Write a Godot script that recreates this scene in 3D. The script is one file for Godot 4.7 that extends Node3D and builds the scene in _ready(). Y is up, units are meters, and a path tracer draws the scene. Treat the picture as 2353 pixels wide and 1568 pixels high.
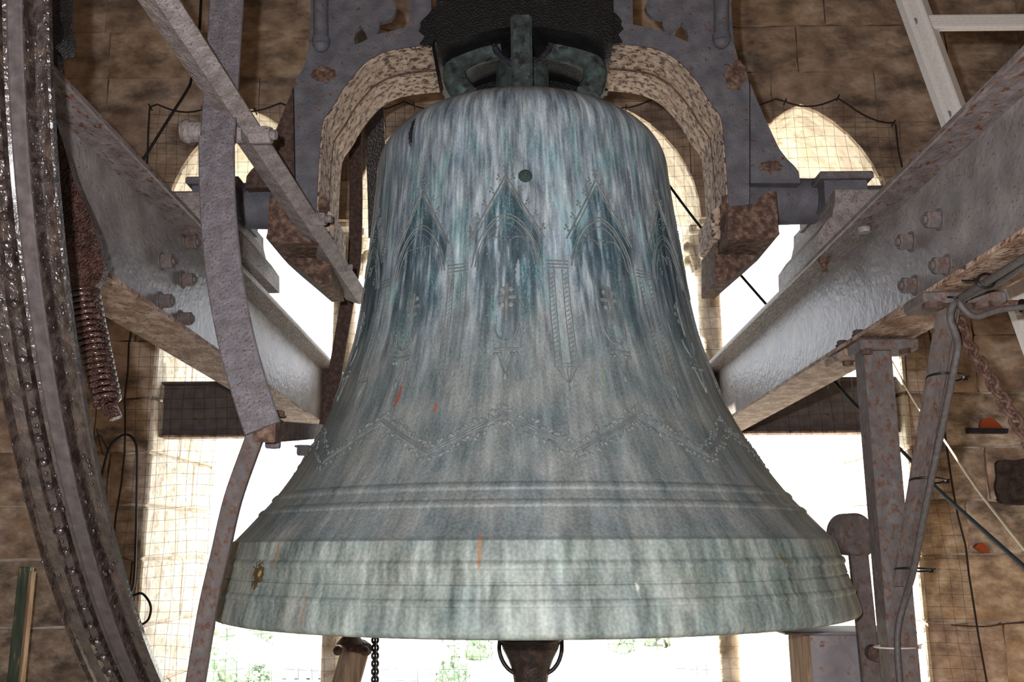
extends Node3D
# A bronze bell hung in a stone belfry, between two steel beams, in front of a four-light arcade.
# Metres, y up. The eye is 1.6 m above the floor and looks down -z; the bell hangs 3 m away.

const W := 2353.0
const H := 1568.0
const F := 2200.0                      # focal length in pixels
const EYE := Vector3(0, 1.6, 0)
var cam_basis := Basis.from_euler(Vector3(deg_to_rad(12.06), deg_to_rad(0.42), deg_to_rad(-0.33)), EULER_ORDER_YXZ)
var M := {}                            # materials by name
var rng := RandomNumberGenerator.new()
var used := {}


func _ready() -> void:
	rng.seed = 4711
	# ---- camera
	var cam := Camera3D.new()
	cam.name = "camera"
	cam.position = EYE
	cam.basis = cam_basis
	cam.fov = rad_to_deg(2.0 * atan(H * 0.5 / F))
	cam.near = 0.05
	cam.far = 1000.0
	add_child(cam)
	cam.current = true
	# ---- sky: a bright hazy day
	var env := Environment.new()
	env.background_mode = Environment.BG_SKY
	var sky := Sky.new()
	var sm := ProceduralSkyMaterial.new()
	sm.sky_top_color = Color(0.90, 0.94, 1.0)
	sm.sky_horizon_color = Color(0.97, 0.98, 1.0)
	sm.sky_curve = 0.25
	sm.ground_bottom_color = Color(0.62, 0.62, 0.58)
	sm.ground_horizon_color = Color(0.9, 0.92, 0.94)
	sky.sky_material = sm
	env.sky = sky
	env.background_energy_multiplier = SKY_E
	env.tonemap_mode = Environment.TONE_MAPPER_LINEAR
	env.tonemap_exposure = 1.0
	env.sdfgi_enabled = true
	env.ssao_enabled = true
	env.ssil_enabled = true
	var we := WorldEnvironment.new()
	we.name = "environment"
	we.environment = env
	add_child(we)
	# ---- sun, high to the left beyond the arcade
	var sun := DirectionalLight3D.new()
	sun.name = "sun"
	sun.light_color = Color(1.0, 0.97, 0.92)
	sun.light_energy = SUN_E
	sun.light_angular_distance = 0.6
	sun.shadow_enabled = true
	add_child(sun)
	sun.look_at_from_position(Vector3.ZERO, Vector3(0.70, -0.40, 0.50))
	# ---- the photographer's flash, just above and left of the lens
	var flash := OmniLight3D.new()
	flash.name = "camera_flash"
	flash.position = EYE + Vector3(-0.075, 0.075, 0.02)
	flash.light_color = Color(0.98, 0.98, 1.0)
	flash.light_energy = FLASH_E
	flash.light_size = 0.012
	flash.omni_range = 60.0
	flash.omni_attenuation = 2.0
	flash.shadow_enabled = true
	add_child(flash)

	materials()
	room()
	arcade_net()
	countryside()
	bell()
	clapper()
	headstock()
	beams()
	bearings()
	wheel()
	spring_lever()
	ladder()
	post_and_strut()
	hammer()
	cables()
	small_things()


const SKY_E := 5.0
const SUN_E := 9.0
const FLASH_E := 6.8


# ------------------------------------------------------------------ where things are
func ray(x: float, y: float) -> Vector3:
	return cam_basis * Vector3((x - W / 2) / F, -(y - H / 2) / F, -1.0)

func pz(x: float, y: float, z: float) -> Vector3:      # the point on that sight line at depth z
	var d := ray(x, y)
	return EYE + d * (z / d.z)

func pxx(x: float, y: float, at: float) -> Vector3:    # ... on the plane X = at
	var d := ray(x, y)
	return EYE + d * (at / d.x)

func pyy(x: float, y: float, at: float) -> Vector3:    # ... on the plane Y = at
	var d := ray(x, y)
	return EYE + d * ((at - EYE.y) / d.y)

func xy(pts: Array, z: float) -> PackedVector2Array:   # pixel outline -> metres on the plane z
	var out := PackedVector2Array()
	for i in range(0, pts.size(), 2):
		var p := pz(pts[i], pts[i + 1], z)
		out.append(Vector2(p.x, p.y))
	return out


# ------------------------------------------------------------------ meshes
class MB:
	var v := PackedVector3Array()
	var n := PackedVector3Array()
	var t := PackedVector2Array()
	var use_uv := false

	func tri(a: Vector3, b: Vector3, c: Vector3, na: Vector3, nb: Vector3, nc: Vector3) -> void:
		var g := (c - a).cross(b - a)
		if g.dot(na + nb + nc) < 0.0:
			v.append(a); v.append(c); v.append(b)
			n.append(na); n.append(nc); n.append(nb)
		else:
			v.append(a); v.append(b); v.append(c)
			n.append(na); n.append(nb); n.append(nc)

	func flat(a: Vector3, b: Vector3, c: Vector3, out: Vector3) -> void:
		var g := (c - a).cross(b - a)
		if g.length_squared() < 1e-18:
			return
		g = g.normalized()
		if g.dot(out) < 0.0:
			g = -g
		tri(a, b, c, g, g, g)

	func quad(a: Vector3, b: Vector3, c: Vector3, d: Vector3, out: Vector3) -> void:
		flat(a, b, c, out)
		flat(a, c, d, out)

	func quad_n(a: Vector3, b: Vector3, c: Vector3, d: Vector3, na: Vector3, nb: Vector3, nc: Vector3, nd: Vector3) -> void:
		tri(a, b, c, na, nb, nc)
		tri(a, c, d, na, nc, nd)

	# a box with chamfered edges; half = half sizes along the columns of bs
	func box(c: Vector3, half: Vector3, bs := Basis(), bevel := 0.003) -> void:
		var k := minf(bevel, minf(half.x, minf(half.y, half.z)) * 0.6)
		var ax := [bs.x.normalized(), bs.y.normalized(), bs.z.normalized()]
		var hs := [half.x, half.y, half.z]
		var pt := func(i: int, s: Array) -> Vector3:   # corner s on the face across axis i
			var p := c
			for a in 3:
				p += ax[a] * s[a] * (hs[a] if a == i else hs[a] - k)
			return p
		for i in 3:
			var j := (i + 1) % 3
			var l := (i + 2) % 3
			for s in [-1.0, 1.0]:
				var q := []
				for e in [[-1, -1], [1, -1], [1, 1], [-1, 1]]:
					var w := [0.0, 0.0, 0.0]
					w[i] = s; w[j] = float(e[0]); w[l] = float(e[1])
					q.append(pt.call(i, w))
				quad(q[0], q[1], q[2], q[3], ax[i] * s)
		for i in 3:
			var j := (i + 1) % 3
			var l := (i + 2) % 3
			for sj in [-1.0, 1.0]:
				for sl in [-1.0, 1.0]:
					var w0 := [0.0, 0.0, 0.0]
					w0[i] = -1.0; w0[j] = sj; w0[l] = sl
					var w1 := w0.duplicate()
					w1[i] = 1.0
					quad(pt.call(j, w0), pt.call(j, w1), pt.call(l, w1), pt.call(l, w0), ax[j] * sj + ax[l] * sl)
		for sx in [-1.0, 1.0]:
			for sy in [-1.0, 1.0]:
				for sz in [-1.0, 1.0]:
					var w := [sx, sy, sz]
					flat(pt.call(0, w), pt.call(1, w), pt.call(2, w), ax[0] * sx + ax[1] * sy + ax[2] * sz)

	func bar(a: Vector3, b: Vector3, width: float, thick: float, face: Vector3, bevel := 0.003) -> void:
		var d := (b - a).normalized()         # a straight flat bar whose broad side looks along face
		var f := (face - d * face.dot(d)).normalized()
		box((a + b) / 2, Vector3(width / 2, a.distance_to(b) / 2, thick / 2), Basis(d.cross(f), d, f), bevel)

	func tube(p: PackedVector3Array, r: float, sides := 8, caps := true, r2 := -1.0) -> void:
		var m := p.size()
		var ref := Vector3(0.31, 0.87, 0.38)
		var d0 := (p[m - 1] - p[0]).normalized()
		if absf(d0.dot(ref)) > 0.9:
			ref = Vector3(0.8, -0.1, 0.59)
		var rings := []
		var s := Vector3.ZERO
		for i in m:
			var d := (p[mini(i + 1, m - 1)] - p[maxi(i - 1, 0)]).normalized()
			s = d.cross(ref).normalized() if i == 0 else (s - d * s.dot(d)).normalized()
			var u := s.cross(d)
			var rr := r if r2 < 0.0 else lerpf(r, r2, float(i) / (m - 1))
			var ring := []
			for k in sides:
				var a := TAU * k / sides
				var o := s * cos(a) + u * sin(a)
				ring.append([p[i] + o * rr, o])
			rings.append(ring)
		for i in m - 1:
			for k in sides:
				var a = rings[i][k]
				var b = rings[i][(k + 1) % sides]
				var c = rings[i + 1][(k + 1) % sides]
				var e = rings[i + 1][k]
				quad_n(a[0], b[0], c[0], e[0], a[1], b[1], c[1], e[1])
		if caps:
			for e in [0, m - 1]:
				var o := (p[e] - p[1 if e == 0 else m - 2]).normalized()
				for k in range(1, sides - 1):
					flat(rings[e][0][0], rings[e][k][0], rings[e][k + 1][0], o)

	# a profile (x along side, y along up) swept along a path; up = ref as far as the path allows
	func sweep(p: PackedVector3Array, prof: PackedVector2Array, ref: Vector3, caps := true, loop := false, refs := PackedVector3Array()) -> void:
		var m := p.size()
		var q := prof.size()
		var area := 0.0
		for i in q:
			area += prof[i].cross(prof[(i + 1) % q])
		var cw := area < 0.0
		var rings := []
		var frames := []
		for i in m:
			var d := (p[(i + 1) % m if loop else mini(i + 1, m - 1)] - p[(i - 1 + m) % m if loop else maxi(i - 1, 0)]).normalized()
			var rf := refs[i] if refs.size() else ref
			var s := d.cross(rf).normalized()
			var u := s.cross(d).normalized()
			frames.append([s, u, d])
			var ring := PackedVector3Array()
			for w in prof:
				ring.append(p[i] + s * w.x + u * w.y)
			rings.append(ring)
		for i in (m if loop else m - 1):
			var i2 := (i + 1) % m
			for k in q:
				var k2 := (k + 1) % q
				var e := prof[k2] - prof[k]
				var o2 := Vector2(e.y, -e.x).normalized()
				if cw:
					o2 = -o2
				var n1: Vector3 = frames[i][0] * o2.x + frames[i][1] * o2.y
				var n2: Vector3 = frames[i2][0] * o2.x + frames[i2][1] * o2.y
				quad_n(rings[i][k], rings[i][k2], rings[i2][k2], rings[i2][k], n1, n1, n2, n2)
		if caps and not loop:
			var ix := Geometry2D.triangulate_polygon(prof)
			for e in [0, m - 1]:
				var o: Vector3 = frames[e][2] * (-1.0 if e == 0 else 1.0)
				for k in range(0, ix.size(), 3):
					flat(rings[e][ix[k]], rings[e][ix[k + 1]], rings[e][ix[k + 2]], o)

	# revolve [r, h] pairs about y of xf; soft = smooth shading across joints flatter than about 40 degrees
	func lathe(prof: PackedVector2Array, xf: Transform3D, segs := 24) -> void:
		var m := prof.size()
		var en := []
		for i in m - 1:
			var d := prof[i + 1] - prof[i]
			en.append(Vector2(d.y, -d.x).normalized() if d.length() > 1e-9 else Vector2(1, 0))
		for i in m - 1:
			var n0: Vector2 = en[i]
			var n1: Vector2 = en[i]
			if i > 0 and en[i - 1].dot(en[i]) > 0.75:
				n0 = (en[i - 1] + en[i]).normalized()
			if i < m - 2 and en[i + 1].dot(en[i]) > 0.75:
				n1 = (en[i + 1] + en[i]).normalized()
			for k in segs:
				var a := TAU * k / segs
				var b := TAU * (k + 1) / segs
				var da := Vector3(sin(a), 0, cos(a))
				var db := Vector3(sin(b), 0, cos(b))
				var up := Vector3.UP
				quad_n(xf * (da * prof[i].x + up * prof[i].y), xf * (db * prof[i].x + up * prof[i].y), xf * (db * prof[i + 1].x + up * prof[i + 1].y), xf * (da * prof[i + 1].x + up * prof[i + 1].y),
					xf.basis * (da * n0.x + up * n0.y), xf.basis * (db * n0.x + up * n0.y), xf.basis * (db * n1.x + up * n1.y), xf.basis * (da * n1.x + up * n1.y))

	# an outline in x, y drawn out from z0 to z1 (of xf), front edge chamfered when it can be
	func prism(poly: PackedVector2Array, z0: float, z1: float, xf := Transform3D()) -> void:
		var ix := Geometry2D.triangulate_polygon(poly)
		for s in [[z0, -1.0], [z1, 1.0]]:
			if z0 > z1:
				s[1] = -s[1]
			for k in range(0, ix.size(), 3):
				var a := poly[ix[k]]
				var b := poly[ix[k + 1]]
				var c := poly[ix[k + 2]]
				flat(xf * Vector3(a.x, a.y, s[0]), xf * Vector3(b.x, b.y, s[0]), xf * Vector3(c.x, c.y, s[0]), xf.basis * Vector3(0, 0, s[1]))
		var area := 0.0
		for i in poly.size():
			area += poly[i].cross(poly[(i + 1) % poly.size()])
		for i in poly.size():
			var a := poly[i]
			var b := poly[(i + 1) % poly.size()]
			var e := (b - a) * signf(area)
			quad(xf * Vector3(a.x, a.y, z0), xf * Vector3(b.x, b.y, z0), xf * Vector3(b.x, b.y, z1), xf * Vector3(a.x, a.y, z1), xf.basis * Vector3(e.y, -e.x, 0))

	func ball(c: Vector3, r: Vector3, bs := Basis(), rows := 8, cols := 12) -> void:
		var f := func(i: int, k: int) -> Array:
			var la := PI * i / rows - PI / 2
			var lo := TAU * k / cols
			var u := Vector3(cos(la) * sin(lo), sin(la), cos(la) * cos(lo))
			return [c + bs * (u * r), (bs * (u / r)).normalized()]
		for i in rows:
			for k in cols:
				var a = f.call(i, k)
				var b = f.call(i, k + 1)
				var d = f.call(i + 1, k + 1)
				var e = f.call(i + 1, k)
				if i > 0:
					tri(a[0], b[0], d[0], a[1], b[1], d[1])
				if i < rows - 1:
					tri(a[0], d[0], e[0], a[1], d[1], e[1])

	# a hexagon-headed nut or bolt standing on a face at c, looking along d
	func hexnut(c: Vector3, d: Vector3, r: float, h: float, stud := 0.0, washer := true) -> void:
		d = d.normalized()
		var s := d.cross(Vector3(0.21, 0.93, 0.3)).normalized()
		var bs := Basis(s, d.cross(s), d)
		var xf := Transform3D(bs, c)
		var out := PackedVector2Array()
		var small := PackedVector2Array()
		for k in 6:
			out.append(Vector2(cos(TAU * k / 6), sin(TAU * k / 6)) * r)
			small.append(Vector2(cos(TAU * k / 6), sin(TAU * k / 6)) * r * 0.88)
		prism(out, 0.0, h * 0.85, xf)
		for k in 6:
			var a := out[k]
			var b := out[(k + 1) % 6]
			var e := small[(k + 1) % 6]
			var g := small[k]
			quad(xf * Vector3(a.x, a.y, h * 0.85), xf * Vector3(b.x, b.y, h * 0.85), xf * Vector3(e.x, e.y, h), xf * Vector3(g.x, g.y, h), d + bs * Vector3(a.x, a.y, 0).normalized())
		for k in range(1, 5):
			flat(xf * Vector3(small[0].x, small[0].y, h), xf * Vector3(small[k].x, small[k].y, h), xf * Vector3(small[k + 1].x, small[k + 1].y, h), d)
		if washer:
			tube(PackedVector3Array([c - d * 0.002, c + d * r * 0.14]), r * 1.25, 14)
		if stud > 0.0:
			tube(PackedVector3Array([c, c + d * (h + stud)]), r * 0.52, 12)

	func link(c: Vector3, along: Vector3, side: Vector3, length: float, width: float, r: float) -> void:
		var pts := PackedVector3Array()
		var l := length / 2 - width / 2
		for k in 17:
			var a := TAU * k / 16.0
			pts.append(c + along * (cos(a) * width / 2 + signf(cos(a) + 1e-6) * l) + side * sin(a) * width / 2)
		tube(pts, r, 6, false)


func thing(called: String, label: String, category: String, at := Vector3.ZERO, group := "") -> Node3D:
	var o := Node3D.new()
	o.name = numbered(called)
	add_child(o)
	o.position = at
	tag(o, label, category, group)
	return o

func tag(o: Node, label: String, category := "", group := "", kind := "") -> void:
	if label: o.set_meta("label", label)
	if category: o.set_meta("category", category)
	if group: o.set_meta("group", group)
	if kind: o.set_meta("kind", kind)

func numbered(called: String) -> String:
	if not used.has(called):
		used[called] = 0
		return called
	used[called] += 1
	return "%s_%03d" % [called, used[called]]

func origin_of(o: Node) -> Vector3:
	var p := Vector3.ZERO
	while o != self:
		p += o.position
		o = o.get_parent()
	return p

func made(mb: MB, off: Vector3) -> ArrayMesh:
	var a := []
	a.resize(Mesh.ARRAY_MAX)
	a[Mesh.ARRAY_VERTEX] = Transform3D(Basis(), -off) * mb.v
	a[Mesh.ARRAY_NORMAL] = mb.n
	if mb.use_uv:
		a[Mesh.ARRAY_TEX_UV] = mb.t
	var m := ArrayMesh.new()
	m.add_surface_from_arrays(Mesh.PRIMITIVE_TRIANGLES, a)
	return m

# commits what mb holds (in the scene's axes) as one named mesh under parent
func put(mb: MB, called: String, material: String, parent: Node = self, label := "", category := "", group := "", kind := "") -> MeshInstance3D:
	var o := MeshInstance3D.new()
	if parent == self:
		o.name = numbered(called)
	else:
		var base := called
		var k := 0
		while parent.has_node(NodePath(called)):
			k += 1
			called = "%s_%03d" % [base, k]
		o.name = called
	o.mesh = made(mb, origin_of(parent))
	o.material_override = null
	o.mesh.surface_set_material(0, M[material])
	parent.add_child(o, true)
	tag(o, label, category, group, kind)
	return o

func smooth_path(p: Array, n := 6) -> PackedVector3Array:      # Catmull-Rom through the points
	var out := PackedVector3Array()
	var m := p.size()
	for i in m - 1:
		var a: Vector3 = p[maxi(i - 1, 0)]
		var b: Vector3 = p[i]
		var c: Vector3 = p[i + 1]
		var d: Vector3 = p[mini(i + 2, m - 1)]
		for k in n:
			out.append(b.cubic_interpolate(c, a, d, float(k) / n))
	out.append(p[m - 1])
	return out


# ------------------------------------------------------------------ materials
func ntex(sd: int, freq: float, ramp: Array, oct := 5, size := 512, kind := FastNoiseLite.TYPE_SIMPLEX_SMOOTH, gain := 0.5) -> NoiseTexture2D:
	var no := FastNoiseLite.new()
	no.noise_type = kind
	no.seed = sd
	no.frequency = freq
	no.fractal_octaves = oct
	no.fractal_gain = gain
	var t := NoiseTexture2D.new()
	t.width = size
	t.height = size
	t.seamless = true
	t.noise = no
	if ramp.size():
		var g := Gradient.new()
		var of := PackedFloat32Array()
		var co := PackedColorArray()
		for r in ramp:
			of.append(r[0])
			co.append(r[1])
		g.offsets = of
		g.colors = co
		t.color_ramp = g
	return t

func c8(r: float, g: float, b: float, a := 1.0) -> Color:
	return Color(r / 255.0, g / 255.0, b / 255.0, a)

func mat(called: String, tex: Texture2D, scale: Vector3, rough: float, metal := 0.0, over: Texture2D = null, scale2 := Vector3.ONE, bump: Texture2D = null, depth := 0.0, tint := Color.WHITE) -> StandardMaterial3D:
	var m := StandardMaterial3D.new()
	m.resource_name = called
	m.albedo_color = tint
	m.albedo_texture = tex
	m.roughness = rough
	m.metallic = metal
	m.metallic_specular = 0.4
	m.uv1_triplanar = true
	m.uv1_world_triplanar = true
	m.uv1_scale = scale
	m.uv1_triplanar_sharpness = 4.0
	if over:
		m.detail_enabled = true
		m.detail_albedo = over
		m.detail_blend_mode = BaseMaterial3D.BLEND_MODE_MIX
		m.detail_uv_layer = BaseMaterial3D.DETAIL_UV_2
		m.uv2_triplanar = true
		m.uv2_world_triplanar = true
		m.uv2_scale = scale2
		m.uv2_triplanar_sharpness = 4.0
	if bump:
		m.heightmap_enabled = true
		m.heightmap_texture = bump
		m.heightmap_scale = depth
	M[called] = m
	return m

func plain(called: String, color: Color, rough: float, metal := 0.0) -> StandardMaterial3D:
	var m := StandardMaterial3D.new()
	m.resource_name = called
	m.albedo_color = color
	m.roughness = rough
	m.metallic = metal
	m.metallic_specular = 0.4
	M[called] = m
	return m

func materials() -> void:
	var rough_bump := ntex(11, 0.02, [], 6, 512, FastNoiseLite.TYPE_SIMPLEX_SMOOTH, 0.6)
	var fine_bump := ntex(12, 0.06, [], 4, 512, FastNoiseLite.TYPE_SIMPLEX, 0.6)
	# stone
	var s1 := ntex(21, 0.009, [[0.0, c8(108, 94, 84)], [0.3, c8(142, 126, 112)], [0.5, c8(166, 150, 134)], [0.7, c8(186, 172, 156)], [1.0, c8(212, 202, 188)]], 7, 1024, FastNoiseLite.TYPE_SIMPLEX_SMOOTH, 0.62)
	var soot := ntex(22, 0.006, [[0.0, c8(52, 46, 44, 0.0)], [0.52, c8(52, 46, 44, 0.0)], [0.68, c8(80, 70, 62, 0.4)], [0.82, c8(58, 52, 50, 0.65)], [1.0, c8(46, 42, 44, 0.8)]], 6, 1024, FastNoiseLite.TYPE_SIMPLEX_SMOOTH, 0.65)
	var ochre := ntex(23, 0.007, [[0.0, c8(150, 104, 50, 0.0)], [0.55, c8(150, 104, 50, 0.0)], [0.72, c8(158, 124, 80, 0.3)], [1.0, c8(142, 106, 90, 0.4)]], 6, 1024, FastNoiseLite.TYPE_SIMPLEX_SMOOTH, 0.6)
	var tints := [c8(255, 252, 248), c8(240, 234, 228), c8(252, 245, 234), c8(244, 236, 232), c8(234, 230, 226), c8(250, 242, 228)]
	for i in 6:
		var m := mat("stone%d" % i, s1, Vector3(0.55, 0.8, 0.55), 0.95, 0.0, soot if i % 2 == 0 else ochre, Vector3(0.42, 0.9, 0.42), rough_bump, 1.1, tints[i])
		m.uv1_offset = Vector3(i * 0.37, i * 0.21, i * 0.43)
		m.uv2_offset = Vector3(i * 0.53, i * 0.31, i * 0.17)
	for i in 3:
		var m := mat("rough_wall%d" % i, s1, Vector3(0.34, 0.42, 0.34), 0.95, 0.0, soot, Vector3(0.24, 0.55, 0.24), rough_bump, 1.4, [c8(240, 230, 222), c8(226, 216, 210), c8(246, 234, 218)][i])
		m.uv1_offset = Vector3(i * 0.03, i * 0.02, 0.3)
		m.uv2_offset = Vector3(0.13, 0.31, 0.4)
	mat("mortar", s1, Vector3(0.9, 0.9, 0.9), 0.95, 0.0, soot, Vector3(0.5, 0.6, 0.5), rough_bump, 0.8, c8(214, 204, 190))
	mat("plaster", s1, Vector3(0.4, 0.5, 0.4), 0.95, 0.0, soot, Vector3(0.35, 0.8, 0.35), rough_bump, 1.0, c8(214, 204, 194))
	mat("limestone", ntex(24, 0.012, [[0.0, c8(164, 150, 132)], [0.45, c8(204, 193, 176)], [1.0, c8(230, 222, 208)]], 6, 512), Vector3(0.9, 0.9, 0.9), 0.95, 0.0, ntex(25, 0.02, [[0.0, c8(96, 82, 66, 0.0)], [0.55, c8(120, 106, 88, 0.0)], [0.75, c8(110, 96, 80, 0.3)], [1.0, c8(80, 70, 60, 0.6)]], 5, 512), Vector3(1.4, 2.0, 1.4), rough_bump, 0.8)
	mat("dark_stone", s1, Vector3(1.4, 1.4, 1.4), 0.95, 0.0, null, Vector3.ONE, rough_bump, 1.4, c8(96, 92, 96))
	# painted and rusting iron
	var rust := func(sd: int, freq: float, from: float) -> NoiseTexture2D:
		return ntex(sd, freq, [[0.0, c8(120, 84, 56, 0.0)], [from - 0.08, c8(104, 78, 60, 0.0)], [from + 0.02, c8(104, 78, 60, 0.4)], [from + 0.09, c8(92, 62, 46, 0.8)], [from + 0.16, c8(66, 42, 36, 0.95)], [1.0, c8(54, 32, 30, 1.0)]], 6, 512, FastNoiseLite.TYPE_SIMPLEX_SMOOTH, 0.62)
	var blue := ntex(31, 0.012, [[0.0, c8(70, 70, 76)], [0.5, c8(85, 85, 91)], [1.0, c8(100, 99, 103)]], 5, 512)
	mat("yoke_paint", blue, Vector3(2, 2, 2), 0.62, 0.0, rust.call(32, 0.04, 0.68), Vector3(1.7, 1.7, 1.7), fine_bump, 0.12)
	mat("bar_paint", ntex(33, 0.02, [[0.0, c8(72, 71, 76)], [0.5, c8(89, 88, 94)], [1.0, c8(108, 106, 111)]], 5, 512), Vector3(2.4, 2.4, 2.4), 0.6, 0.0, rust.call(34, 0.11, 0.60), Vector3(2.2, 2.2, 2.2), fine_bump, 0.15)
	mat("brace_paint", ntex(35, 0.02, [[0.0, c8(98, 90, 86)], [0.5, c8(122, 114, 112)], [1.0, c8(144, 138, 138)]], 5, 512), Vector3(2.4, 2.4, 2.4), 0.6, 0.0, rust.call(36, 0.08, 0.66), Vector3(2.6, 2.6, 2.6), fine_bump, 0.2)
	mat("beam_paint", ntex(37, 0.008, [[0.0, c8(84, 80, 79)], [0.35, c8(98, 93, 92)], [0.65, c8(110, 105, 103)], [1.0, c8(128, 122, 118)]], 6, 1024), Vector3(1.3, 0.9, 0.8), 0.42, 0.0, ntex(38, 0.06, [[0.0, c8(110, 74, 48, 0.0)], [0.70, c8(110, 74, 48, 0.0)], [0.75, c8(118, 84, 58, 0.8)], [0.86, c8(66, 42, 34, 1.0)], [1.0, c8(50, 34, 30, 1.0)]], 4, 1024), Vector3(1.5, 1.5, 1.5), fine_bump, 0.15)
	mat("flange_paint", ntex(49, 0.02, [[0.0, c8(74, 66, 64)], [0.5, c8(94, 86, 85)], [1.0, c8(114, 107, 106)]], 5, 512), Vector3(2.4, 2.4, 1.4), 0.5, 0.0, rust.call(50, 0.05, 0.62), Vector3(2.0, 2.0, 0.9), fine_bump, 0.15)
	mat("beam_rust", ntex(39, 0.014, [[0.0, c8(88, 64, 50)], [0.4, c8(116, 92, 74)], [0.62, c8(140, 120, 104)], [1.0, c8(166, 152, 140)]], 6, 512), Vector3(2.2, 2.2, 1.4), 0.75, 0.0, rust.call(40, 0.05, 0.63), Vector3(2.0, 2.0, 1.2), fine_bump, 0.25)
	mat("crossbeam_paint", ntex(41, 0.02, [[0.0, c8(66, 60, 60)], [1.0, c8(96, 88, 86)]], 4, 512), Vector3(1.2, 1.2, 1.2), 0.7, 0.0, rust.call(42, 0.03, 0.68), Vector3(1.5, 1.5, 1.5))
	mat("peeling_paint", ntex(43, 0.018, [[0.0, c8(112, 90, 76)], [0.4, c8(154, 132, 114)], [1.0, c8(184, 168, 152)]], 5, 512), Vector3(2.4, 2.4, 2.4), 0.8, 0.0, ntex(44, 0.028, [[0.0, c8(74, 54, 46, 0.0)], [0.54, c8(90, 66, 54, 0.0)], [0.60, c8(84, 60, 50, 0.85)], [0.74, c8(56, 40, 38, 1.0)], [1.0, c8(44, 32, 32, 1.0)]], 6, 512, FastNoiseLite.TYPE_SIMPLEX_SMOOTH, 0.68), Vector3(2.2, 2.2, 2.2), rough_bump, 0.35)
	mat("heavy_rust", ntex(45, 0.02, [[0.0, c8(50, 37, 33)], [0.4, c8(76, 57, 49)], [0.62, c8(102, 80, 66)], [1.0, c8(136, 114, 96)]], 6, 512, FastNoiseLite.TYPE_SIMPLEX_SMOOTH, 0.65), Vector3(2.6, 2.6, 2.6), 0.9, 0.0, null, Vector3.ONE, rough_bump, 0.7)
	mat("brown_rust", ntex(46, 0.03, [[0.0, c8(50, 36, 32)], [0.5, c8(72, 55, 48)], [1.0, c8(96, 76, 66)]], 5, 512), Vector3(2.6, 2.6, 2.6), 0.85, 0.0, null, Vector3.ONE, fine_bump, 0.3)
	mat("post_paint", ntex(47, 0.018, [[0.0, c8(66, 62, 62)], [0.5, c8(82, 78, 78)], [1.0, c8(100, 96, 95)]], 5, 512), Vector3(2.2, 1.8, 2.2), 0.75, 0.0, ntex(48, 0.03, [[0.0, c8(112, 84, 66, 0.0)], [0.38, c8(96, 76, 62, 0.0)], [0.58, c8(90, 70, 57, 0.6)], [0.74, c8(76, 54, 45, 0.85)], [1.0, c8(70, 44, 38, 1.0)]], 6, 512, FastNoiseLite.TYPE_SIMPLEX_SMOOTH, 0.66), Vector3(2.6, 2.0, 2.6), rough_bump, 0.3)
	# grease, tar, bronze
	var gr := mat("grease", ntex(51, 0.016, [[0.0, c8(18, 13, 12)], [0.45, c8(34, 26, 23)], [0.7, c8(48, 40, 37)], [1.0, c8(66, 50, 36)]], 6, 512), Vector3(3, 3, 3), 0.3, 0.0, null, Vector3.ONE, ntex(52, 0.03, [], 3, 512, FastNoiseLite.TYPE_SIMPLEX), 0.22)
	gr.uv1_scale = Vector3(4, 4, 4)
	gr.clearcoat_enabled = true
	gr.clearcoat = 0.7
	gr.clearcoat_roughness = 0.12
	var gb := mat("brown_grease", ntex(53, 0.02, [[0.0, c8(28, 15, 12)], [0.5, c8(54, 32, 26)], [1.0, c8(80, 60, 52)]], 5, 512), Vector3(4, 4, 4), 0.3, 0.0, null, Vector3.ONE, fine_bump, 0.8)
	gb.clearcoat_enabled = true
	gb.clearcoat = 0.6
	gb.clearcoat_roughness = 0.15
	var gc := mat("worn_grease", ntex(54, 0.02, [[0.0, c8(44, 39, 38)], [0.5, c8(58, 52, 51)], [1.0, c8(74, 67, 65)]], 5, 512), Vector3(3, 3, 3), 0.75, 0.0, null, Vector3.ONE, fine_bump, 0.06)
	gc.metallic_specular = 0.25
	gc.clearcoat_enabled = false
	gc.clearcoat = 0.15
	gc.clearcoat_roughness = 0.3
	mat("tar", ntex(55, 0.03, [[0.0, c8(8, 7, 8)], [0.7, c8(16, 14, 15)], [1.0, c8(36, 32, 32)]], 4, 256), Vector3(3, 3, 3), 0.6, 0.0, null, Vector3.ONE, fine_bump, 0.3)
	mat("black_iron", ntex(56, 0.03, [[0.0, c8(20, 19, 24)], [1.0, c8(52, 50, 58)]], 4, 256), Vector3(4, 4, 4), 0.42, 0.0, null, Vector3.ONE, fine_bump, 0.4)
	mat("crown_bronze", ntex(57, 0.02, [[0.0, c8(38, 42, 42)], [0.5, c8(58, 66, 65)], [0.75, c8(70, 86, 80)], [1.0, c8(96, 118, 108)]], 6, 256), Vector3(3, 3, 3), 0.75, 0.0, ntex(58, 0.03, [[0.0, c8(30, 26, 30, 0.0)], [0.6, c8(30, 26, 30, 0.0)], [0.75, c8(30, 27, 30, 0.8)], [1.0, c8(20, 18, 22, 1.0)]], 5, 256), Vector3(2.5, 2.5, 2.5), rough_bump, 0.4)
	mat("clapper_iron", ntex(59, 0.03, [[0.0, c8(30, 24, 22)], [0.6, c8(52, 42, 38)], [1.0, c8(84, 62, 52)]], 4, 256), Vector3(4, 4, 4), 0.42, 0.25, null, Vector3.ONE, fine_bump, 0.2)
	# the rest
	mat("aluminium", ntex(61, 0.08, [[0.0, c8(178, 172, 166)], [1.0, c8(196, 191, 186)]], 3, 256), Vector3(4, 4, 4), 0.5, 0.25)
	plain("zinc", c8(150, 158, 164), 0.35, 0.7)
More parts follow.
